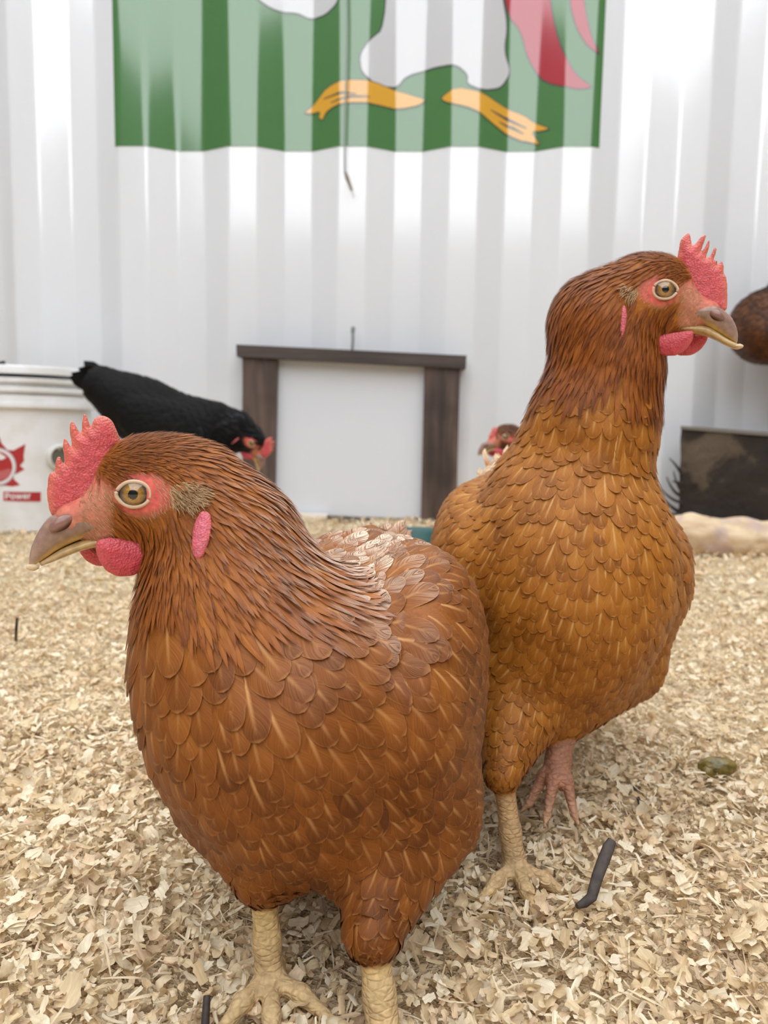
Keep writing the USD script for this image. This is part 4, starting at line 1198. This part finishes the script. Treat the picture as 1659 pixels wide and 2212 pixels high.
def small_hen(H, name, label, seed, mats, group=None):
    rg = np.random.default_rng(seed)
    fr = hen_head(None, H['head'])
    prims, legs, A = build_prims(H, fr)
    fn = lambda p: field(prims, p)
    c = P(*H['ell'][0][0])
    t = thing(name, label, 'hen', (c[0], c[1], H.get('base', 0.)))
    body = sdf_mesh(prims + legs, .0035, 4)
    v = np.array(body.vertices)
    base = np.tile(V(H['under']), (len(v), 1))
    cd, _ = hen_head_color(v, fr, base)
    isleg = np.clip((fn(v) - .001) / .002, 0, 1)[:, None]
    cd = cd * (1 - isleg) + leg_color(v, legs, np.zeros((len(v), 1))) * isleg
    obj('body', body, M_skin, t, True, {'cd': cd, 'leg': isleg[:, 0]})
    build_head_parts(t, H['head'], fr, fn)
    ax = Axis([P(*a) for a in H['axis']])
    tau = lambda p: np.interp(ax(p)[1], ax.at, np.arange(len(ax.at)))
    skin = sdf_mesh(prims, .005, 4, 0.)
    for nm, lo, hi, rad, L, W, m, shp in (('plumage', 2.3, 9, .0080, .026, .016, mats[0], 'round'), ('hackle', .5, 2.6, .0048, .018, .0050, mats[1], 'lance')):
        def keep(p):
            tt = tau(p)
            return (tt >= lo) & (tt < hi) & (hen_head_color(p, fr, np.zeros((len(p), 3)))[1] < .4)
        p = scatter(skin, lambda q: np.full(len(q), rad), seed + len(nm), 9000, keep)
        sz = rg.uniform(.85, 1.15, len(p))
        T = ax(p)[0] + rg.normal(0, .08, (len(p), 3)) + V([0, 0, -.06])
        join(nm, grow(fn, p, T, L * sz, W * sz, -.0003, .0028, shp, 6, 5, np.clip(rg.normal(.5, .2, len(p)), 0, 1), np.stack([0 * sz, .4 + 0 * sz, 0 * sz], 1)), m, t)
    if H.get('tail'):
        a, b, L = P(*H['tail'][0]), P(*H['tail'][1]), H['tail'][2]
        td = unit(b - a); side = unit(np.cross(td, V([0, 0, 1.]))); upv = np.cross(side, td)
        for i in range(12):
            s = (i - 5.5) / 5.5
            ln = L * rg.uniform(.85, 1.05)
            d = unit(td + side * s * .16 + upv * (.22 - .38 * abs(s)))
            u = np.linspace(0, 1, 8); w = np.linspace(-1, 1, 5)
            bb = unit(side * (.5 - .3 * abs(s)) + upv * .8 * (1 if s > 0 else -1)); nn = np.cross(bb, d)
            ww = SHAPES['round'](u) * .034 / 2
            q = (a + side * s * .012 + u[:, None, None] * ln * d + (ww[:, None] * w[None])[..., None] * bb - (.06 * ln * u ** 2)[:, None, None] * upv).reshape(-1, 3)
            ii, jj = np.meshgrid(np.arange(7), np.arange(4), indexing='ij')
            f = np.stack([ii * 5 + jj, (ii + 1) * 5 + jj, (ii + 1) * 5 + jj + 1, ii * 5 + jj + 1], -1).reshape(-1, 4)
            fa = np.stack(np.broadcast_arrays(u[:, None], (w * .5 + .5)[None], .5), -1).reshape(-1, 3)
            obj('tail_feather', trimesh.Trimesh(q, np.vstack([f[:, [0, 1, 2]], f[:, [0, 2, 3]]]), process=False), mats[0], t, True, {'fa': fa, 'fb': fa * 0})
    return t


def std_legs(x1, x2, y, d1, d2, fwd):
    """Two plain legs under a body: thigh ends at (x, y), feet on the ground."""
    out = []
    for x, d in ((x1, d1), (x2, d2)):
        hip = P(x, y - 25, d)
        hock = hip.copy(); hock[2] = .062
        foot = hock.copy(); foot[2] = 0
        out.append((hip, hock, foot, fwd))
    return out


_P = P


def P(px, py=None, d=None):
    """As before, or a point given as it is."""
    return V(px) if py is None else _P(px, py, d)


def legs_at(pts, fwd, r=.0062):
    return [dict(th=((h,), .030, (k,), .011), sh=((k,), (f,)), r=r, fwd=fwd, spread=(-42, 0, 42, 165), lens=(.036, .045, .036, .018), lift=True, flat=True) for h, k, f in pts]


def feet(pxs, y, d, fwd, z=0.):
    out = []
    for px, dd in pxs:
        h = _P(px, y, dd)
        k = h - V([0, 0, 0]); k = V([h[0], h[1], z + .070]); f = V([h[0] + .006, h[1], z + (.013 if z else .008) + (ground(V([h[0]]), V([h[1]]))[0] if z == 0 else 0)])
        out.append((h, k, f))
    return legs_at(out, fwd)


D = 1.45
BLACK = dict(under=(.006, .006, .007), head=head_from(REAR['head'], (553, 958), D, 48, turn=12, size=1., comb_k=.85),
             neck=[(538, 948, D, .024), (508, 930, D, .036), (475, 925, D, .046)],
             ell=[((370, 925, D), (.125, .062, .066), 'b'), ((425, 930, D), (.060, .060, .058), 'b'), ((330, 890, D), (.10, .058, .050), 'b'), ((360, 930, D - .055), (.085, .022, .05), 'w'), ((360, 930, D + .055), (.085, .022, .05), 'w')],
             cones=[((300, 880, D), (222, 834, D), .050, .036)], fwd=((440, 950, D), (340, 905, D)),
             legs=feet([(385, D - .03), (392, D + .03)], 985, D, (1., -.1)), tail=((262, 862, D), (196, 810, D), .098),
             axis=[(575, 945, D), (545, 945, D), (510, 915, D), (460, 900, D), (400, 900, D), (340, 880, D), (280, 860, D), (225, 832, D)])
small_hen(BLACK, 'hen', 'black hen with red comb, bent to the ground with its tail raised beside the bucket', 700, (F_black, F_black))
D = 1.38
BROWN = dict(under=(.10, .032, .006), head=head_from(FRONT['head'], (1085, 944), D, 0, turn=14, size=1., comb_k=.55),
             neck=[(1118, 956, D, .021), (1122, 985, D, .026), (1145, 1020, D, .038)],
             ell=[((1250, 1070, D), (.100, .060, .060), 'b'), ((1195, 1060, D), (.052, .055, .055), 'b')],
             cones=[((1290, 1055, D), (1335, 1030, D), .045, .022)], fwd=((1190, 1070, D), (1260, 1065, D)),
             legs=feet([(1235, D - .03), (1240, D + .03)], 1125, D, (-1., -.1)), tail=((1310, 1045, D), (1350, 1020, D), .04),
             axis=[(1085, 915, D), (1108, 930, D), (1125, 965, D), (1150, 1005, D), (1205, 1030, D), (1260, 1030, D), (1310, 1040, D), (1345, 1025, D)])
small_hen(BROWN, 'hen', 'small far brown hen facing left, its head just showing behind the raised neck', 720, (F_dark, F_dark))

# ------------------------------------------------------------------ block, log and the hen perched on the block
ROUGH = lambda m, a, f, s: trimesh.Trimesh(m.vertices + m.vertex_normals * (a * (meshkit.fbm(m.vertices * f, 3, s)[:, None] - .5)), m.faces, process=False)
M_block = mat('weathered_block', {
    'g': ('geometry', {}), 'n': ('noise_texture', {'scale': 6.5, 'detail': 5., 'distortion': .6}), 'n2': ('noise_texture', {'scale': 60., 'detail': 3.}),
    'r': ('rgb_ramp', {'ramp': [(.30, (.010, .006, .004)), (.52, (.024, .014, .008)), (.57, (.075, .052, .030)), (.78, (.13, .095, .06))]}),
    'b': ('bump', {'strength': .7, 'distance': .006}), 'p': ('principled_bsdf', {'roughness': .85})},
    [('g.position', 'n.vector'), ('g.position', 'n2.vector'), ('n.fac', 'r.fac'), ('r.color', 'p.base_color'), ('n2.fac', 'b.height'), ('b.normal', 'p.normal')])
DB = 1.78
c4 = [_P(1472, 926, DB), _P(1735, 948, DB), _P(1735, 1180, DB), _P(1464, 1160, DB)]
bl = trimesh.convex.convex_hull(np.array(c4 + [p + V([.09, .15, 0]) for p in c4]))
for _ in range(5):
    bl = bl.subdivide()
bl = ROUGH(bl, .010, 22, 5)
blk = thing('wooden_block', 'dark weathered square block of wood by the right edge of the picture, behind the log', 'block', bl.bounds.mean(0) * V([1, 1, 0]))
obj('block', bl, M_block, blk, True)
cap = trimesh.convex.convex_hull(np.array([_P(1470, 920, DB - .004), _P(1737, 941, DB - .004), _P(1737, 948, DB - .004), _P(1470, 927, DB - .004)] + [q + V([.092, .155, 0]) for q in (_P(1470, 920, DB), _P(1737, 941, DB), _P(1737, 948, DB), _P(1470, 927, DB))]))
obj('top_board', cap, plain('lichen_edge', (.16, .14, .11), .9), blk, 20)
topz = float(_P(1690, 937, DB)[2])
gr = thing('dry_grass', 'dark dry grass stalks sticking out left of the weathered block', 'dry grass', (_P(1455, 1120, DB) * V([1, 1, 0])))
rg = np.random.default_rng(4)
M_straw = plain('dark_straw', (.045, .034, .026), .8)
for a, b, c_ in (((1470, 1085), (1445, 1080), (1424, 1050)), ((1468, 1070), (1450, 1060), (1440, 1030)), ((1470, 1020), (1462, 1005), (1446, 990)), ((1470, 1105), (1450, 1098), (1430, 1072)), ((1472, 1060), (1460, 1045), (1455, 1018)), ((1470, 1112), (1448, 1112), (1428, 1100)), ((1470, 1045), (1460, 1040), (1452, 1040)), ((1472, 1110), (1440, 1092), (1426, 1064))):
    dd = DB - rg.uniform(.0, .03)
    q = [_P(*a, dd + .02), _P(*b, dd), _P(*c_, dd - .01)]
    u = np.linspace(0, 1, 7)[:, None]
    obj('stalk', tube((1 - u) ** 2 * q[0] + 2 * u * (1 - u) * q[1] + u ** 2 * q[2], np.linspace(.0042, .0012, 7), 6), M_straw, gr, True)
M_log = mat('peeled_log', {
    'g': ('geometry', {}), 'm': ('mapping', {'scale': (3., 14., 14.)}), 'n': ('noise_texture', {'scale': 4., 'detail': 4.}), 'n2': ('noise_texture', {'scale': 22., 'detail': 4.}),
    'r': ('rgb_ramp', {'ramp': [(.3, (.50, .34, .20)), (.7, (.74, .58, .38))]}), 'r2': ('rgb_ramp', {'ramp': [(.48, (0, 0, 0)), (.60, (1, 1, 1))]}),
    'mx': ('mix', {'color2': (.50, .37, .30)}), 'b': ('bump', {'strength': .3, 'distance': .004}), 'p': ('principled_bsdf', {'roughness': .8})},
    [('g.position', 'm.vector'), ('m.vector', 'n.vector'), ('g.position', 'n2.vector'), ('n.fac', 'r.fac'), ('n2.fac', 'r2.fac'), ('r2.color', 'mx.fac'), ('r.color', 'mx.color1'), ('mx.color', 'p.base_color'), ('n.fac', 'b.height'), ('b.normal', 'p.normal')])
lp = [_P(1375, 1152, 1.56), _P(1500, 1157, 1.56), _P(1640, 1165, 1.56), _P(1800, 1175, 1.56)]
lg = tube(np.array([lp[0] + (lp[-1] - lp[0]) * t for t in np.linspace(0, 1, 90)]), np.full(90, .043) * (1 + .06 * np.sin(np.arange(90) * .31)), 48)
lt = thing('log', 'pale peeled log lying on the shavings in front of the dark block', 'log', lp[1] * V([1, 1, 0]))
obj('log', ROUGH(lg, .016, 34, 2), M_log, lt, 50)
D = 1.84
PERCH = dict(under=(.06, .018, .004), base=topz, head=head_from(REAR['head'], (1745, 560), D, 0, turn=30, size=1.),
             neck=[(1722, 575, D, .026), (1706, 610, D, .038), (1694, 650, D, .052)],
             ell=[((1658, 706, D), (.095, .088, .088), 'b'), ((1664, 722, D - .05), (.06, .066, .062), 'b')],
             cones=[((1680, 690, D + .09), (1690, 660, D + .17), .05, .022)], fwd=((1666, 710, D - .1), (1672, 704, D)),
             legs=feet([(1702, D + .0), (1745, D + .01)], 770, D, (-.2, -1.), topz), tail=((1686, 668, D + .14), (1700, 630, D + .20), .06),
             axis=[(1745, 530, D), (1722, 545, D), (1700, 600, D), (1680, 660, D - .05), (1672, 700, D), (1675, 690, D + .06), (1682, 670, D + .12), (1690, 655, D + .17)])
small_hen(PERCH, 'hen', 'dark brown hen cut off by the right edge, perched on the weathered block', 740, (F_dark, F_dark))

# ------------------------------------------------------------------ bucket
M_pail = mat('white_pail', {'g': ('geometry', {}), 'n': ('noise_texture', {'scale': 14., 'detail': 4.}), 'r': ('rgb_ramp', {'ramp': [(.30, (.68, .67, .64)), (.55, (.78, .78, .79))]}), 'p': ('principled_bsdf', {'roughness': .32})},
             [('g.position', 'n.vector'), ('n.fac', 'r.fac'), ('r.color', 'p.base_color')])
bc = _P(62, 1150, 1.83); bc[2] = -.004
bk = thing('bucket', 'white plastic feed bucket with a red leaf emblem, standing at the left', 'bucket', bc)
zt = float(_P(62, 786, 1.83)[2])
zpx = lambda y: float(_P(62, y, 1.69)[2])
R1, R0_ = .150, .136
rz = lambda z: R0_ + (R1 - R0_) * np.clip(z / .37, 0, 1)
z1, z2, z3, z4 = zpx(877), zpx(856), zpx(838), zpx(818)
obj('body', lathe([(0, 0), (R0_ - .006, 0), (R0_, .006), (rz(z1), z1), (rz(z1), z4), (rz(z1) - .004, z4), (rz(.1) - .006, .05), (0, .05)], 96, bc), M_pail, bk, 40)
for za, zb_, w in ((z1, z1 + .012, .011), (z1 + .012, z2 + .004, .007), (z3 - .006, z3 + .004, .010), (z4 - .006, z4 + .004, .010)):
    r = rz(z1)
    obj('rim_ring', lathe([(r - .001, za), (r + w, za), (r + w + .001, (za + zb_) / 2), (r + w, zb_), (r - .001, zb_)], 96, bc), M_pail, bk, 40)
zl = zpx(806)
ztop = zpx(788)
obj('lid', lathe([(0, ztop - .010), (R1 - .016, ztop - .010), (R1 - .012, ztop), (R1 + .008, ztop), (R1 + .011, ztop - .004), (R1 + .011, zl), (R1 - .002, zl), (R1 - .002, zl + .004), (0, zl + .004)], 96, bc), M_pail, bk, 40)
lidbit = tube([bc + V([.010, -R1 - .002, ztop + .001]), bc + V([.026, -R1 - .001, ztop + .003]), bc + V([.038, -R1, ztop + .004])], [.0022, .003, .005], 6)
obj('latch', lidbit, plain('dark_plastic', (.03, .03, .03), .6), bk, True)


def bsurf(px, py):
    """Where the photograph's (px, py) meets the bucket's side: (arc length, height)."""
    r = ray(px, py)
    o = EYE - bc
    A_, B_, C_ = r[0] ** 2 + r[1] ** 2, o[0] * r[0] + o[1] * r[1], o[0] ** 2 + o[1] ** 2 - .143 ** 2
    t_ = (-B_ - math.sqrt(max(B_ * B_ - A_ * C_, 0))) / A_
    p = o + r * t_
    return math.atan2(p[0], -p[1]), p[2]


def on_bucket(pts, off):
    """A flat print wrapped round the bucket."""
    g = Polygon([bsurf(*p) for p in pts]) if isinstance(pts, list) else pts
    m = decal(g, 0, lambda x, o: 0 * x, .03)
    a, z = m.vertices[:, 0], m.vertices[:, 2]
    r = rz(z) + off
    v = np.stack([np.sin(a) * r, -np.cos(a) * r, z], 1) + bc
    return trimesh.Trimesh(v, m.faces, process=False)


M_lred, M_lpink, M_lgrey = plain('label_red', (.40, .022, .025), .4), plain('label_pink', (.50, .12, .13), .4), plain('label_grey', (.50, .49, .52), .4)
M_lwhite = plain('label_white', (.78, .76, .77), .4)
leaf = [(-4, 936), (4, 958), (16, 972), (29, 973), (55, 959), (51, 985), (52, 996), (43, 1006), (53, 1014), (38, 1022), (28, 1026), (30, 1036), (43, 1048), (26, 1051), (8, 1049), (-6, 1050), (-22, 1046), (-50, 1052), (-40, 1038), (-36, 1024), (-62, 1016), (-50, 1004), (-60, 990), (-62, 962), (-36, 974), (-20, 970), (-10, 956)]
obj('leaf_emblem', on_bucket(leaf, .0004), M_lred, bk, True, label='red maple leaf print')
circ = lambda r: [(-6 + r * math.cos(a), 1008 + r * 1.0 * math.sin(a)) for a in np.linspace(0, 2 * np.pi, 48, endpoint=False)]
obj('emblem_ring', on_bucket(circ(41), .0008), M_lgrey, bk, True)
obj('emblem_band', on_bucket(circ(38), .0012), M_lwhite, bk, True)
obj('emblem_disc', on_bucket(circ(33), .0016), M_lred, bk, True)
obj('emblem_scene', on_bucket([(-38, 1022), (-20, 1012), (0, 1018), (20, 1012), (26, 1018), (18, 1032), (-6, 1040), (-30, 1034)], .0020), M_lpink, bk, True)
obj('emblem_cloud', on_bucket([(-20, 985), (0, 978), (14, 988), (6, 993), (-14, 993)], .0020), M_lwhite, bk, True)
obj('name_bar', on_bucket([(4, 1059), (90, 1061), (92, 1063), (92, 1084), (90, 1086), (4, 1084), (2, 1082), (2, 1061)], .0004), M_lwhite, bk, True)
obj('name_panel', on_bucket([(6, 1062), (89, 1063), (89, 1084), (6, 1082)], .0008), M_lred, bk, True)
tm = meshkit.text_mesh('Power', .013, .0004, True)
a0, zt0 = bsurf(9, 1078)
tv = np.array(tm.vertices)
a_ = a0 + tv[:, 0] / .143; r_ = rz(tv[:, 1] + zt0) + .0010 + tv[:, 2]
obj('lettering', trimesh.Trimesh(np.stack([np.sin(a_) * r_, -np.cos(a_) * r_, tv[:, 1] + zt0], 1) + bc, tm.faces, process=False), M_lwhite, bk, False)
# feeding port: a round collar with a dark hollow
ap, zp = bsurf(128, 988)
dirp = V([math.sin(ap), -math.cos(ap), 0]); sp = np.cross(V([0, 0, 1.]), dirp)
pc_ = bc + dirp * (rz(zp) - .006) + V([0, 0, zp])
M4 = np.eye(4); M4[:3, 0], M4[:3, 1], M4[:3, 2], M4[:3, 3] = sp, V([0, 0, 1.]), dirp, pc_
port = lathe([(.0215, 0), (.030, 0), (.030, .010), (.0245, .014), (.0215, .012), (.0215, 0)], 40); port.apply_transform(M4)
obj('port_collar', port, plain('port_plastic', (.60, .59, .54), .4), bk, 40)
hole = lathe([(0, .003), (.0216, .003), (.0216, .0065), (0, .0065)], 40); hole.apply_transform(M4)
obj('port', hole, plain('port_hollow', (.13, .13, .10), .6), bk, 40, label='dark grey feeding hole')

# ------------------------------------------------------------------ feeder dish and bits on the ground
fc_ = _P(890, 1215, 1.30); fc_[2] = .0
fd = thing('feeder_dish', 'dark green plastic feeder dish standing between the two front hens', 'feeder', fc_)
hz = float(_P(890, 1181, 1.18)[2])
obj('dish', lathe([(0, 0), (.105, 0), (.118, hz - .008), (.124, hz - .006), (.125, hz), (.119, hz + .001), (.112, hz - .008), (.100, .012), (0, .012)], 72, fc_), plain('green_plastic', (.006, .075, .066), .35), fd, 40)
M_feed = plain('feed', (.34, .22, .11), .9)
obj('feed', lathe([(0, hz * .5), (.104, hz * .45), (.104, hz * .45 - .004), (0, hz * .45 - .004)], 40, fc_), M_feed, fd, 40)


def on_floor(px, py, up=0.):
    r = ray(px, py)
    p = EYE + r * ((up - CAM_H) / r[2])
    p[2] += ground(p[:1], p[1:2])[0]
    return p


M_bark = mat('dark_bark', {'g': ('geometry', {}), 'n': ('noise_texture', {'scale': 180., 'detail': 3.}), 'r': ('rgb_ramp', {'ramp': [(.3, (.022, .014, .010)), (.7, (.060, .042, .032))]}), 'b': ('bump', {'strength': .4, 'distance': .001}), 'p': ('principled_bsdf', {'roughness': .65})},
             [('g.position', 'n.vector'), ('n.fac', 'r.fac'), ('r.color', 'p.base_color'), ('n.fac', 'b.height'), ('b.normal', 'p.normal')])


def strip(name, pts, widths, thick, label, cat, m=M_bark):
    p = np.array(pts)
    t_ = unit(np.gradient(p, axis=0)); side = unit(np.cross(t_, unit(p.mean(0) - EYE)))
    nn = np.cross(side, t_)
    g = np.linspace(0, 2 * np.pi, 12, endpoint=False)
    w = np.array(widths) / 2
    rings = [c + np.cos(g)[:, None] * side[i] * w[i] + np.sin(g)[:, None] * nn[i] * thick / 2 for i, c in enumerate(p)]
    v = np.vstack(rings + [p[:1], p[-1:]])
    f = []
    for i in range(len(p) - 1):
        for j in range(12):
            a, b = i * 12 + j, i * 12 + (j + 1) % 12
            f += [[a, a + 12, b], [b, a + 12, b + 12]]
    e = len(p) * 12
    for j in range(12):
        f += [[e, j, (j + 1) % 12], [e + 1, e - 12 + (j + 1) % 12, e - 12 + j]]
    mm = trimesh.Trimesh(v, f, process=False)
    trimesh.repair.fix_normals(mm)
    o = obj(name, mm, m, None, 50)
    tag(o, label, cat)
    return o


ds = [.385, .392, .400, .408, .418, .425, .430]
strip('bark_strip', [_P(1246, 1958, .381), _P(1262, 1951, .384), _P(1278, 1938, .384), _P(1290, 1895, .391), _P(1303, 1860, .396), _P(1315, 1830, .401), _P(1322, 1815, .404)],
      [.0025, .0045, .0052, .0058, .0062, .0060, .0045], .0022, 'dark brown bark strip sticking up from the shavings at the right', 'bark')
strip('twig', [on_floor(440, 2212, .004), on_floor(443, 2185, .010), _P(447, 2152, .318)], [.0032, .0034, .003], .003, 'short dark twig in the shavings at the bottom edge, left of the hens', 'twig')
strip('twig', [on_floor(1370, 1720, .004), on_floor(1380, 1748, .006), on_floor(1393, 1782, .004)], [.002, .0026, .0022], .002, 'thin brown twig on the shavings above the bark strip', 'twig')
strip('twig', [on_floor(34, 1385, .004), _P(35, 1360, .80), _P(37, 1335, .80)], [.003, .003, .0025], .003, 'thin grey twig standing in the shavings near the left edge', 'twig')
pp = trimesh.creation.icosphere(4, 1.)
q = np.array(pp.vertices)
q = q * (1 + .28 * (meshkit.fbm(q * 1.6, 3, 6)[:, None] - .5))
pp.vertices = q * V([.0135, .008, .0068]) + on_floor(1548, 1668, .006) + V([0, 0, .004])
tail_ = tube([on_floor(1535, 1672, .006), on_floor(1524, 1674, .006), on_floor(1514, 1672, .004)], [.0050, .0042, .002], 8)
tag(obj('dropping', cat_mesh([pp, tail_]), mat('dropping_olive', {'g': ('geometry', {}), 'n': ('noise_texture', {'scale': 220., 'detail': 2.}), 'r': ('rgb_ramp', {'ramp': [(.3, (.07, .05, .008)), (.7, (.24, .17, .03))]}), 'p': ('principled_bsdf', {'roughness': .3})}, [('g.position', 'n.vector'), ('n.fac', 'r.fac'), ('r.color', 'p.base_color')]), None, True),
    'glossy olive dropping on the shavings to the right of the lifted foot', 'dropping')

M_crumb = plain('crumb', (.62, .47, .29), .7)
for (x_, y_, hd_), lab in (((70, 1225, FRONT['head']), 'crumb of pale wood stuck to the tip of the front hen beak at the left'), ((1596, 748, REAR['head']), 'crumb of pale wood on the beak tip of the raised-neck hen at the right')):
    cr = trimesh.creation.icosphere(2, 1.)
    q = np.array(cr.vertices) * (1 + .5 * (meshkit.fbm(np.array(cr.vertices) * 2 + x_, 2, 3)[:, None] - .5))
    f_ = hen_head(None, hd_)
    cr.vertices = q * V([.0026, .0018, .0014]) + on_plane(x_, y_, f_['O'] + f_['S'] * .001, f_['S'])
    tag(obj('wood_crumb', cr, M_crumb, None, True), lab, 'crumb')
